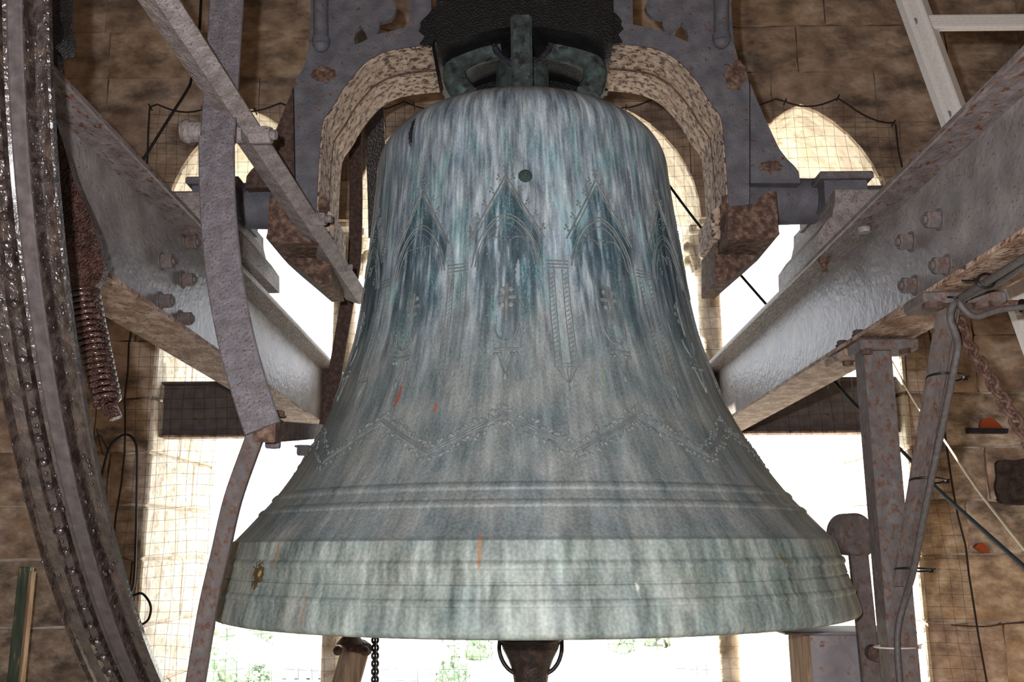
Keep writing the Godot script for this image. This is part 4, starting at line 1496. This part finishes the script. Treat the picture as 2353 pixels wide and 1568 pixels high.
func wheel() -> void:
	var t := thing("bell_wheel", "large greasy iron bell wheel at the far left, seen along its rim", "wheel", HUB)
	var mb := MB.new()
	var pf := rim_path(1.782, HUB.x, 160)
	# across the rim from the outer lip to the inner one
	var prof := PackedVector2Array([Vector2(-0.05, -0.012), Vector2(-0.05, 0.043), Vector2(-0.047, 0.045), Vector2(-0.045, 0.036), Vector2(-0.043, 0.031), Vector2(-0.028, 0.028), Vector2(-0.025, 0.021), Vector2(-0.014, 0.019), Vector2(-0.011, 0.010), Vector2(-0.0065, 0.008), Vector2(-0.004, 0.013), Vector2(0.021, 0.012), Vector2(0.0235, 0.004), Vector2(0.026, -0.006), Vector2(0.031, -0.006), Vector2(0.033, 0.001), Vector2(0.047, 0.001), Vector2(0.05, -0.001), Vector2(0.05, -0.012)])
	mb.sweep(pf[0], prof, Vector3.ZERO, true, false, pf[1])
	put(mb, "rim", "grease", t)
	mb = MB.new()
	mb.sweep(pf[0], PackedVector2Array([Vector2(-0.003, 0.008), Vector2(-0.003, 0.0145), Vector2(0.0, 0.016), Vector2(0.017, 0.016), Vector2(0.020, 0.0145), Vector2(0.020, 0.008)]), Vector3.ZERO, true, false, pf[1])
	put(mb, "rim_band", "worn_grease", t, "worn grey band along the rim")
	# rivets along the rim where it faces the room
	var one := MB.new()
	one.ball(Vector3.ZERO, Vector3(0.0075, 0.0075, 0.0075), Basis(), 6, 9)
	var mesh := made(one, Vector3.ZERO)
	mesh.surface_set_material(0, M["grease"])
	for k in 104:
		var a := deg_to_rad(-74.0 + 1.36 * k)
		var m := MeshInstance3D.new()
		m.name = "rivet" if k == 0 else "rivet_%03d" % k
		m.mesh = mesh
		m.position = Vector3(-0.0195, 0, 0) + Vector3(0, sin(a), cos(a)) * 1.803
		t.add_child(m, true)
	var r := RandomNumberGenerator.new()
	r.seed = 77
	mb = MB.new()
	for k in 620:
		var a := deg_to_rad(r.randf_range(-70.0, 62.0))
		var row = [[-0.048, 1.826], [-0.036, 1.812], [-0.022, 1.803], [-0.0165, 1.802], [-0.012, 1.794], [0.024, 1.787], [0.033, 1.784], [0.040, 1.784], [0.047, 1.783]][k % 9]
		var u := Vector3(0, sin(a), cos(a))
		mb.ball(HUB + Vector3(row[0] + r.randf_range(-0.002, 0.002), 0, 0) + u * row[1], Vector3(0.0022, 0.0036, 0.0022) * r.randf_range(0.7, 1.5), Basis(Vector3(1, 0, 0), -a), 5, 7)
	put(mb, "grease_beads", "grease", t, "", "", "", "stuff")
	# the bent flat spoke this side of the bell, its lower bar, and the one beyond
	var line := func(pts: Array, z: float) -> PackedVector3Array:
		var v := []
		for q in pts:
			v.append(pz(q[0], q[1], z))
		return smooth_path(v, 5)
	var flat := func(w: float, th: float) -> PackedVector2Array:
		return PackedVector2Array([Vector2(-w / 2, -th / 2 + 0.003), Vector2(-w / 2 + 0.003, -th / 2), Vector2(w / 2 - 0.003, -th / 2), Vector2(w / 2, -th / 2 + 0.003), Vector2(w / 2, th / 2 - 0.003), Vector2(w / 2 - 0.003, th / 2), Vector2(-w / 2 + 0.003, th / 2), Vector2(-w / 2, th / 2 - 0.003)])
	mb = MB.new()
	var up0 := pz(500, 330, -2.19)
	var up1 := pz(532, -160, -2.19)
	mb.sweep(PackedVector3Array([up1 + (up1 - up0) * 1.1, up1, up0]), flat.call(0.084, 0.016), Vector3(0.06, 0, 1))
	put(mb, "spoke", "bar_paint", t, "straight upper flat bar")
	mb = MB.new()
	mb.sweep(line.call([[498, 314], [499, 420], [506, 540], [520, 660], [543, 780], [570, 880], [596, 962], [604, 985]], -2.165), flat.call(0.084, 0.016), Vector3(0.10, 0, 1))
	var sp := put(mb, "spoke", "bar_paint", t, "bent lower flat bar")
	mb = MB.new()
	mb.sweep(line.call([[606, 955], [594, 985], [575, 1035], [535, 1150], [505, 1280], [478, 1400], [450, 1568], [428, 1700]], -2.18), flat.call(0.040, 0.022), Vector3(0, 0, 1))
	put(mb, "spoke", "post_paint", t, "narrow rusty bar running down to the rim")
	mb = MB.new()
	mb.sweep(line.call([[816, 150], [817, 350], [818, 470], [814, 600], [797, 700], [780, 800], [754, 955], [745, 985]], -3.84), flat.call(0.055, 0.016), Vector3(0, 0, 1))
	put(mb, "spoke", "brown_rust", t, "matching spoke beyond the bell")
	# the tie between the two spokes
	var ta := pz(612, 992, -2.2)
	var tb := pz(752, 992, -3.86)
	mb = MB.new()
	mb.sweep(PackedVector3Array([ta + (ta - tb) * 0.02, tb]), flat.call(0.05, 0.05), Vector3(0, 1, 0))
	var tie := put(mb, "tie_bar", "heavy_rust", t, "flaking rusty tie between the spokes")
	for q in [[628, 1012, -2.3, 0.02], [698, 1034, -2.9, 0.022]]:
		mb = MB.new()
		mb.hexnut(pz(q[0], q[1] - 8, q[2]), Vector3.DOWN, q[3], 0.028)
		put(mb, "nut", "bar_paint", tie)
	mb = MB.new()
	mb.hexnut(pz(640, 958, -2.3), Vector3.UP, 0.015, 0.015)
	put(mb, "nut", "chain_rust", tie)
	# the diagonal angle brace from the rim to the headstock
	var b0 := pz(356, 0, -1.78)
	var b1 := pz(826, 700, -3.30)
	var bd := (b1 - b0).normalized()
	b0 -= bd * 0.56
	var w := 0.070
	var th := 0.009
	mb = MB.new()
	mb.sweep(PackedVector3Array([b0, b1]), PackedVector2Array([Vector2(0, 0), Vector2(w * 0.72, -w * 0.30), Vector2(w * 0.72 - 0.002, -w * 0.30 - th), Vector2(0, -th * 1.3), Vector2(-w * 0.50, -w * 0.26 - th), Vector2(-w * 0.54, -w * 0.26)]), Vector3(-0.10, -0.42, 0.9))
	var br := put(mb, "brace", "brace_paint", t, "diagonal angle iron brace")
	for q in [[604, 315, -2.22, 0.024, 0.052, 0.012], [742, 508, -2.72, 0.021, 0.045, 0.018], [797, 618, -3.05, 0.019, 0.036, 0.02]]:
		mb = MB.new()
		var c := pz(q[0] - 26, q[1] - 4, q[2])
		mb.hexnut(c, Vector3(1, -0.04, 0.12), q[3], q[4], q[5], false)
		put(mb, "nut", "brace_paint", br)
	mb = MB.new()
	var hd := pz(430, 302, -2.26)
	mb.tube(PackedVector3Array([hd - Vector3(0.012, 0, 0), hd, pz(560, 306, -2.26)]), 0.027, 14)
	mb.ball(hd, Vector3(0.02, 0.031, 0.03), Basis(), 8, 12)
	put(mb, "through_bolt", "brace_paint", br)


func spring_lever() -> void:
	var z := -1.70
	var t := thing("spring_lever", "dark red brown lever plate with a greasy coil spring hanging beside the wheel", "lever", pz(190, 660, z))
	var mb := MB.new()
	mb.prism(curve2(xy([100, 230, 122, 262, 150, 345, 170, 415, 206, 500, 230, 575, 237, 612, 233, 640, 214, 662, 186, 680, 160, 692, 140, 680, 120, 500, 100, 330], z), 3), z - 0.022, z)
	put(mb, "plate", "brown_grease", t, "dark greasy lever plate")
	mb = MB.new()
	var a := pz(186, 668, z - 0.01)
	var b := pz(246, 925, z - 0.01)
	var d := (b - a).normalized()
	var s := d.cross(Vector3(0, 0, 1)).normalized()
	var u := s.cross(d)
	var pts := PackedVector3Array()
	var turns := 19
	for k in turns * 14 + 1:
		var f := float(k) / (turns * 14)
		var an := TAU * turns * f
		var r := lerpf(0.0275, 0.021, f) if f > 0.03 else 0.02
		pts.append(a.lerp(b, f) + (s * cos(an) + u * sin(an)) * r)
	mb.tube(pts, 0.0056, 7)
	put(mb, "coil_spring", "brown_grease", t, "red brown coil spring")
	mb = MB.new()
	mb.tube(smooth_path([a, b, pz(254, 935, z), pz(262, 952, z), pz(266, 962, z)], 3), 0.0115, 10)
	put(mb, "rod", "brown_grease", t)


# ------------------------------------------------------------------ ladder
func ladder() -> void:
	var z := -2.45
	var t := thing("ladder", "light grey aluminium ladder leaning behind the right beam", "ladder", pz(2205, 262, z))
	var a := pz(2034, -200, z)
	var b := pz(2300, 525, z)
	var along := (b - a).normalized()
	var foot := a + along * ((0.02 - a.y) / along.y)
	var rail := PackedVector2Array([Vector2(-0.043, -0.03), Vector2(-0.043, 0.0), Vector2(-0.028, 0.001), Vector2(-0.026, -0.007), Vector2(0.004, -0.007), Vector2(0.008, 0.0), Vector2(0.013, 0.0), Vector2(0.044, -0.026), Vector2(0.044, -0.03)])
	var gap := Vector3(0.40, 0, 0.0)
	for k in 2:
		var mb := MB.new()
		mb.sweep(PackedVector3Array([foot + gap * k, a - along * 0.8 + gap * k]), rail, Vector3(0, 0, 1))
		put(mb, "rail", "aluminium", t)
	var r0 := pz(2160, 45, z)
	for k in range(-1, 9):
		var c := r0 + along * (0.29 * k)
		if c.y < 0.1:
			break
		var mb := MB.new()
		mb.box(c + Vector3(0.165, 0, -0.018), Vector3(0.20, 0.0215, 0.012), Basis(), 0.004)
		for g in 4:
			mb.box(c + Vector3(0.165, -0.012 + 0.008 * g, -0.0055), Vector3(0.195, 0.0022, 0.0016), Basis(), 0.0005)
		put(mb, "rung", "aluminium", t)
		mb = MB.new()
		var rv := c + Vector3(-0.069, -0.004, -0.003)
		mb.ball(rv, Vector3(0.007, 0.0125, 0.004), Basis(Vector3(0, 0, 1), -0.2), 6, 12)
		put(mb, "rivet", "zinc", t)


# ------------------------------------------------------------------ steel post and strut under the right beam
func post_and_strut() -> void:
	var z := -2.33
	var p0 := pz(2014, 1160, z)
	var p1 := pz(2080, 1160, z)
	var t := thing("steel_post", "rusty upright steel channel post bolted under the right beam", "post", Vector3((p0.x + p1.x) / 2, 0, z - 0.03))
	var mb := MB.new()
	var cx := (p0.x + p1.x) / 2
	var w := (p1.x - p0.x) / 2
	mb.prism(PackedVector2Array([Vector2(-w, 0), Vector2(w, 0), Vector2(w, -0.065), Vector2(w - 0.008, -0.065), Vector2(w - 0.010, -0.010), Vector2(-w + 0.010, -0.010), Vector2(-w + 0.008, -0.065), Vector2(-w, -0.065)]), 0.0, 2.066, Transform3D(Basis(Vector3(1, 0, 0), Vector3(0, 0, 1), Vector3(0, 1, 0)), Vector3(cx, 0, z)))
	put(mb, "channel", "post_paint", t)
	mb = MB.new()
	var q0 := pz(1972, 800, z)
	var q1 := pz(2106, 800, z)
	mb.box(Vector3((q0.x + q1.x) / 2, 2.080, z - 0.03), Vector3((q1.x - q0.x) / 2, 0.014, 0.05), Basis(), 0.004)
	put(mb, "top_plate", "post_paint", t)
	for b in [[1990, 815, z, -1.0], [2078, 816, z, -1.0]]:
		mb = MB.new()
		mb.hexnut(Vector3(pz(b[0], b[1], b[2]).x, 2.068, b[2] + 0.005), Vector3.DOWN, 0.014, 0.012)
		put(mb, "nut", "brown_rust", t)
	for b in [[1974, 768], [1937, 800]]:
		mb = MB.new()
		var c := pxx(b[0], b[1] + 10, 0.866)
		mb.hexnut(Vector3(c.x, 2.118, c.z), Vector3.UP, 0.014, 0.014)
		put(mb, "bolt", "brown_rust", t)
	mb = MB.new()
	var cl := pxx(1942, 826, 0.868)
	mb.box(Vector3(0.885, 2.084, cl.z), Vector3(0.045, 0.010, 0.085), Basis(), 0.003)
	put(mb, "cleat", "beam_rust", t)
	mb = MB.new()
	mb.hexnut(Vector3(0.875, 2.074, cl.z), Vector3.DOWN, 0.014, 0.012)
	put(mb, "nut", "brown_rust", t)
	# the slanting T bar
	var a := pz(2186, 690, -1.94)
	var b := pz(2076, 1345, -2.29)
	var s := thing("steel_strut", "slanting rusty steel T bar between the right beam and the upright post", "strut", b)
	mb = MB.new()
	mb.sweep(PackedVector3Array([a + (a - b).normalized() * 0.01, b]), PackedVector2Array([Vector2(-0.026, -0.008), Vector2(-0.026, 0.0), Vector2(-0.004, 0.002), Vector2(-0.003, 0.018), Vector2(0.003, 0.018), Vector2(0.004, 0.002), Vector2(0.026, 0.0), Vector2(0.026, -0.008)]), Vector3(0.25, 0, 1))
	put(mb, "bar", "post_paint", s)
	mb = MB.new()
	var e0 := pz(2104, 702, -1.94)
	var e1 := pz(2292, 702, -1.94)
	mb.box(Vector3((e0.x + e1.x) / 2, 2.091, -1.95), Vector3((e1.x - e0.x) / 2, 0.012, 0.055), Basis(), 0.004)
	put(mb, "end_plate", "post_paint", s)
	for q in [2146, 2262]:
		mb = MB.new()
		var c := pz(q, 712, -1.90)
		mb.hexnut(Vector3(c.x, 2.080, -1.905), Vector3.DOWN, 0.020, 0.013, 0.0, false)
		put(mb, "nut", "brown_rust", s)


func hammer() -> void:
	var z := -2.80
	var c := pz(1973, 1229, z)
	var t := thing("strike_hammer", "rusty round headed striking hammer standing beside the bell lip", "hammer", pz(2003, 1500, z))
	var mb := MB.new()
	var ax := Vector3(-0.30, 0.02, -0.95).normalized()
	var side := ax.cross(Vector3.UP).normalized()
	var xf := Transform3D(Basis(side, -ax, side.cross(-ax)), c)
	mb.lathe(PackedVector2Array([Vector2(0, -0.075), Vector2(0.052, -0.075), Vector2(0.060, -0.068), Vector2(0.061, -0.01), Vector2(0.058, -0.004), Vector2(0.054, 0.0), Vector2(0.0, 0.002)]), xf, 32)
	put(mb, "head", "post_paint", t)
	mb = MB.new()
	var h0 := pz(1972, 1268, z - 0.02)
	var h1 := pz(2006, 1600, z - 0.02)
	mb.sweep(PackedVector3Array([h0, h1]), PackedVector2Array([Vector2(-0.026, -0.012), Vector2(-0.026, 0.008), Vector2(-0.022, 0.013), Vector2(0.022, 0.013), Vector2(0.026, 0.008), Vector2(0.026, -0.012)]), Vector3(0, 0, 1))
	mb.ball(h0 + Vector3(0, 0.005, 0.0), Vector3(0.042, 0.022, 0.014), Basis(), 8, 14)
	put(mb, "handle", "post_paint", t)
	mb = MB.new()
	var pv := pz(2004, 1500, z + 0.02)
	mb.tube(PackedVector3Array([pv, pv + Vector3(0, 0, 0.03)]), 0.022, 14)
	put(mb, "pivot", "brown_rust", t)
	# the box it is mounted on
	var g0 := pz(1860, 1470, -2.86)
	var g1 := pz(2100, 1470, -2.86)
	var k := thing("striker_box", "grey sheet steel box with a wooden edge under the hammer", "box", Vector3((g0.x + g1.x) / 2, 0, -2.95))
	mb = MB.new()
	var top := pz(1900, 1459, -2.86).y
	mb.box(Vector3((g0.x + g1.x) / 2, top / 2, -2.95), Vector3((g1.x - g0.x) / 2, top / 2, 0.09), Basis(), 0.004)
	put(mb, "casing", "steel_plate", k)
	mb = MB.new()
	mb.box(Vector3(g0.x - 0.006, top / 2, -2.95), Vector3(0.006, top / 2 - 0.001, 0.091), Basis(), 0.002)
	put(mb, "side_board", "old_wood", k, "weathered wooden side board")
	mb = MB.new()
	mb.box(Vector3((g0.x + g1.x) / 2 - 0.03, top + 0.004, -2.96), Vector3((g1.x - g0.x) / 2 + 0.04, 0.004, 0.105), Basis(), 0.002)
	put(mb, "lid", "steel_plate", k)


# ------------------------------------------------------------------ cables, ropes, chains
func cable(called: String, label: String, material: String, pts: Array, r: float, category := "cable", group := "") -> MeshInstance3D:
	var mb := MB.new()
	mb.tube(smooth_path(pts, 5), r, 8)
	return put(mb, called, material, self, label, category, group)

func tie(label: String, c: Vector3, axis: Vector3, rx: float, ry: float, up: Vector3, material := "tie_black", tail := 0.03) -> void:
	axis = axis.normalized()
	var s := axis.cross(up).normalized()
	var u := s.cross(axis)
	var t := thing("cable_tie", label, "cable tie", c, "cable ties on the strut, post and beam")
	var mb := MB.new()
	var pts := PackedVector3Array()
	for k in 21:
		var a := TAU * k / 20.0
		pts.append(c + s * cos(a) * rx + u * sin(a) * ry)
	mb.tube(pts, 0.0022, 6, false)
	put(mb, "loop", material, t)
	mb = MB.new()
	var e := c + s * rx
	mb.box(e + s * 0.004, Vector3(0.004, 0.004, 0.005), Basis(s, u, axis), 0.001)
	mb.tube(PackedVector3Array([e, e + s * tail + axis * 0.006]), 0.002, 5)
	put(mb, "head", material, t)

func cables() -> void:
	# supply cable along the lower flange, then down strut and post
	var p := []
	for q in [[2420, 548], [2353, 588], [2269, 642], [2205, 682]]:
		p.append(pyy(q[0], q[1], 2.088) + Vector3(0, -0.004, 0))
	for q in [[2188, 706, -1.90], [2184, 735, -1.90], [2196, 768, -1.91], [2201, 800, -1.93], [2192, 850, -1.95], [2176, 930, -2.0], [2153, 1040, -2.06], [2132, 1140, -2.12], [2112, 1245, -2.18], [2097, 1320, -2.23], [2082, 1370, -2.30], [2066, 1430, -2.32], [2062, 1490, -2.32], [2070, 1600, -2.32]]:
		p.append(pz(q[0], q[1], q[2]))
	cable("supply_cable", "thick grey cable running under the right beam and down the slanting strut", "cable_grey", p, 0.0075)
	p = []
	for q in [[2420, 566], [2353, 612], [2300, 648], [2262, 664], [2214, 688]]:
		p.append(pyy(q[0], q[1], 2.082))
	for q in [[2206, 698, -1.88], [2222, 718, -1.88], [2244, 728, -1.88], [2272, 720, -1.88], [2300, 712, -1.88], [2353, 706, -1.88], [2420, 700, -1.88]]:
		p.append(pz(q[0], q[1], q[2]))
	cable("branch_cable", "second grey cable under the right beam looping back beside the strut plate", "cable_grey", p, 0.0065)
	var cd := thing("conduit", "short rusty conduit with a black clip below the right beam", "conduit", pz(2320, 698, -1.93))
	var mb := MB.new()
	mb.tube(PackedVector3Array([pz(2278, 700, -1.93), pz(2440, 690, -1.93)]), 0.006, 10)
	put(mb, "tube", "chain_rust", cd)
	mb = MB.new()
	mb.tube(PackedVector3Array([pz(2346, 703, -1.91), pz(2358, 703, -1.91)]), 0.014, 12)
	put(mb, "clip", "tie_black", cd)
	tie("black cable tie holding the cables to the beam nearest the right edge", pyy(2266, 645, 2.085), pyy(2300, 620, 2.085) - pyy(2240, 664, 2.085), 0.016, 0.014, Vector3.UP)
	tie("black cable tie at the corner where the cable turns down the strut", pz(2196, 686, -1.89), Vector3(0.2, 1, 0.2), 0.015, 0.012, Vector3(0, 0, 1), "tie_black", 0.018)
	var along := pz(2186, 690, -1.94) - pz(2076, 1345, -2.29)
	var sa := pz(2186, 690, -1.94)
	var sb := pz(2076, 1345, -2.29)
	var out := Vector3(0.25, 0, 1).normalized() * 0.014
	for q in [["black cable tie round the upper part of the slanting strut", 0.255], ["black cable tie round the middle of the slanting strut, where the dark line meets it", 0.61], ["black cable tie at the foot of the slanting strut", 0.94]]:
		tie(q[0], sa.lerp(sb, q[1]) + out + Vector3(0.006, 0, 0), along + Vector3(0.02, 0.0, -0.42), 0.038, 0.034, Vector3(0, 0.3, 1), "tie_black", 0.014)
	tie("pale clear cable tie round the upright post near the picture's lower edge", Vector3((pz(2000, 1160, -2.33).x + pz(2080, 1160, -2.33).x) / 2, pz(2060, 1490, -2.33).y, -2.355), Vector3.UP, 0.050, 0.034, Vector3(0, 0, 1), "tie_clear", 0.012)
	# lines that cross the belfry
	p = []
	for q in [[1535, 423, -4.7], [1650, 572, -4.55], [1920, 880, -4.1], [1978, 943, -4.0], [2070, 1034, -3.7], [2140, 1110, -3.4], [2240, 1202, -3.0], [2353, 1303, -2.6], [2480, 1415, -2.2]]:
		p.append(pz(q[0], q[1], q[2]))
	cable("dark_line", "taut dark green line slanting down across the right wall", "cable_green", p, 0.0068)
	p = []
	for q in [[2046, 826, -4.84], [2108, 934, -4.5], [2166, 1006, -4.2], [2242, 1120, -3.8], [2353, 1262, -3.2], [2480, 1420, -2.6]]:
		p.append(pz(q[0], q[1], q[2]))
	cable("rope", "thin pale rope slanting across the right wall behind the strut", "rope", p, 0.0055, "rope")
	p = []
	for q in [[464, -60], [461, 20], [456, 90], [440, 180], [428, 210], [380, 285], [330, 365], [300, 410]]:
		p.append(pz(q[0], q[1], -4.83))
	cable("wall_cable", "black cable slanting down the wall behind the diagonal brace", "cable_black", p, 0.0075)
	p = []
	for q in [[222, 1150], [232, 1100], [250, 1032], [272, 1006], [292, 999], [308, 1012], [315, 1042], [314, 1150], [312, 1250], [308, 1335], [302, 1368], [325, 1364], [341, 1380], [347, 1400], [341, 1424], [326, 1436], [316, 1440]]:
		p.append(pz(q[0], q[1], -4.84))
	cable("looped_cable", "thin black cable looped on the left window pier beside the wheel", "cable_black", p, 0.0062)
	p = []
	for q in [[223, 905], [220, 960], [216, 1010], [228, 1000], [240, 1020], [248, 1040], [238, 1046], [232, 1030], [222, 985]]:
		p.append(pz(q[0], q[1], -4.86))
	cable("thin_wire", "thin tangled wire on the left pier above the cable loop", "cable_black", p, 0.0022, "wire")
	p = []
	for q in [[2186, 1437], [2230, 1440], [2270, 1440], [2310, 1434], [2360, 1430]]:
		p.append(pz(q[0], q[1], -4.865))
	cable("rusty_wire", "rusty wire along the mortar joint low on the right wall", "chain_rust", p, 0.004, "wire")
	# rusty chain from the strut towards the right
	var ends := [pz(2208, 742, -2.02), pz(2224, 790, -1.98), pz(2262, 850, -1.9), pz(2308, 925, -1.82), pz(2360, 1010, -1.74), pz(2430, 1120, -1.66)]
	chain("rusty_chain", "rusty iron chain hanging slantwise at the right edge below the beam", "chain_rust", ends, 0.040, 0.024, 0.0042)
	chain("drive_chain", "thin black chain hanging straight down under the left part of the bell lip", "tie_black", [pz(862, 1400, -4.2), pz(862, 1500, -4.2), pz(861, 1640, -4.2)], 0.027, 0.024, 0.0056)

func chain(called: String, label: String, material: String, ends: Array, length: float, width: float, r: float) -> void:
	var path := smooth_path(ends, 8)
	var t := thing(called, label, "chain", path[0])
	var dist := 0.0
	var step := length - r * 2.0
	var next := 0.0
	var k := 0
	for i in path.size() - 1:
		var seg := path[i].distance_to(path[i + 1])
		while next <= dist + seg:
			var c := path[i].lerp(path[i + 1], (next - dist) / seg)
			var d := (path[i + 1] - path[i]).normalized()
			var s := d.cross(Vector3(0.2, 0.1, 1)).normalized()
			if k % 2:
				s = s.cross(d)
			var mb := MB.new()
			mb.link(c, d, s, length, width, r)
			put(mb, "link", material, t)
			next += step
			k += 1
		dist += seg


func small_things() -> void:
	# painted post low on the left
	var t := thing("painted_post", "narrow green painted post with peeling edge standing at the lower left", "post", Vector3(pz(20, 1568, -4.3).x, 0, -4.3))
	var mb := MB.new()
	var a := pz(61, 1303, -4.3)
	var b := pz(34, 1568, -4.3)
	var foot := a + (b - a) * (a.y / (a.y - b.y))
	mb.bar(foot, a, 0.05, 0.045, Vector3(0, 0, 1), 0.004)
	put(mb, "stile", "green_paint", t)
	mb = MB.new()
	mb.bar(foot + Vector3(0.031, 0, 0.004), a + Vector3(0.031, -0.02, 0.004), 0.013, 0.04, Vector3(0, 0, 1), 0.002)
	put(mb, "bare_edge", "old_wood", t)
	# prop seen under the lip
	t = thing("timber_prop", "leaning grey brown prop with an iron cap under the left part of the lip", "prop", Vector3(pz(780, 1568, -4.3).x, 0, -4.3))
	a = pz(820, 1482, -4.3)
	b = pz(796, 1568, -4.3)
	foot = a + (b - a) * (a.y / (a.y - b.y))
	mb = MB.new()
	mb.bar(foot, a, 0.10, 0.10, Vector3(0.5, 0, 1), 0.01)
	put(mb, "shaft", "prop_wood", t)
	mb = MB.new()
	mb.bar(a - (b - a).normalized() * -0.03, a - (b - a).normalized() * 0.02, 0.116, 0.116, Vector3(0.5, 0, 1), 0.012)
	for q in [[776, 1496], [838, 1496]]:
		mb.ball(pz(q[0], q[1], -4.22), Vector3.ONE * 0.02, Basis(), 6, 10)
	put(mb, "cap", "brown_rust", t)
	mb = MB.new()
	mb.lathe(PackedVector2Array([Vector2(0.0, 0.0), Vector2(0.062, 0.0), Vector2(0.05, 0.015), Vector2(0.027, 0.04), Vector2(0.024, 0.07), Vector2(0.024, 0.5), Vector2(0, 0.5)]), Transform3D(Basis(), pz(806, 1480, -4.28)), 18)
	put(mb, "pin", "brown_rust", t)
	# dark bracket at the upper left corner
	t = thing("dark_bracket", "black rounded iron lug beside the wheel rim at the upper left corner", "bracket", pz(125, 60, -1.9))
	mb = MB.new()
	mb.prism(curve2(xy([96, -120, 136, -110, 139, 0, 138, 40, 146, 62, 146, 84, 140, 98, 122, 106, 96, 106], -1.9), 3), -1.96, -1.9)
	put(mb, "lug", "black_iron", t)
	mb = MB.new()
	mb.prism(xy([96, 100, 130, 102, 137, 160, 150, 190, 96, 190], -1.93), -1.955, -1.925)
	put(mb, "strap", "black_iron", t)
	mb = MB.new()
	var hang := pz(112, -60, -1.93)
	mb.bar(hang, Vector3(hang.x, 6.21, hang.z), 0.04, 0.012, Vector3(0, 0, 1))
	put(mb, "hanger", "black_iron", t)
	# marks and irons on the right wall
	for q in [["dark iron wedge set in a joint of the right wall", [[2222, 984], [2314, 986], [2312, 997], [2224, 996]], "black_iron", "iron_wedge", "wedge", 0.02],
			["orange red paint patch on the right wall above the iron wedge", [[2252, 978], [2256, 966], [2272, 960], [2284, 962], [2296, 974], [2308, 986], [2254, 986]], "red_paint", "paint_patch", "paint mark", 0.0015],
			["small orange paint patch on the right wall beside the dark line", [[2240, 1258], [2248, 1250], [2260, 1248], [2268, 1258], [2276, 1270], [2260, 1271]], "red_paint", "paint_patch", "paint mark", 0.0015]]:
		mb = MB.new()
		var o := PackedVector2Array()
		for e in q[1]:
			var pp := pz(e[0], e[1], -4.87)
			o.append(Vector2(pp.x, pp.y))
		mb.prism(o, -4.9, -4.872 + q[5])
		put(mb, q[3], q[2], self, q[0], q[4])
	mb = MB.new()
	var hole := curve2(xy([2290, 1070, 2296, 1058, 2330, 1058, 2380, 1060, 2384, 1150, 2320, 1160, 2298, 1150, 2288, 1120, 2292, 1098], -4.87), 2)
	mb.prism(hole, -4.91, -4.868)
	put(mb, "dark_block", "dark_stone", self, "blackened square stone in the right wall at the picture's edge", "stone block")
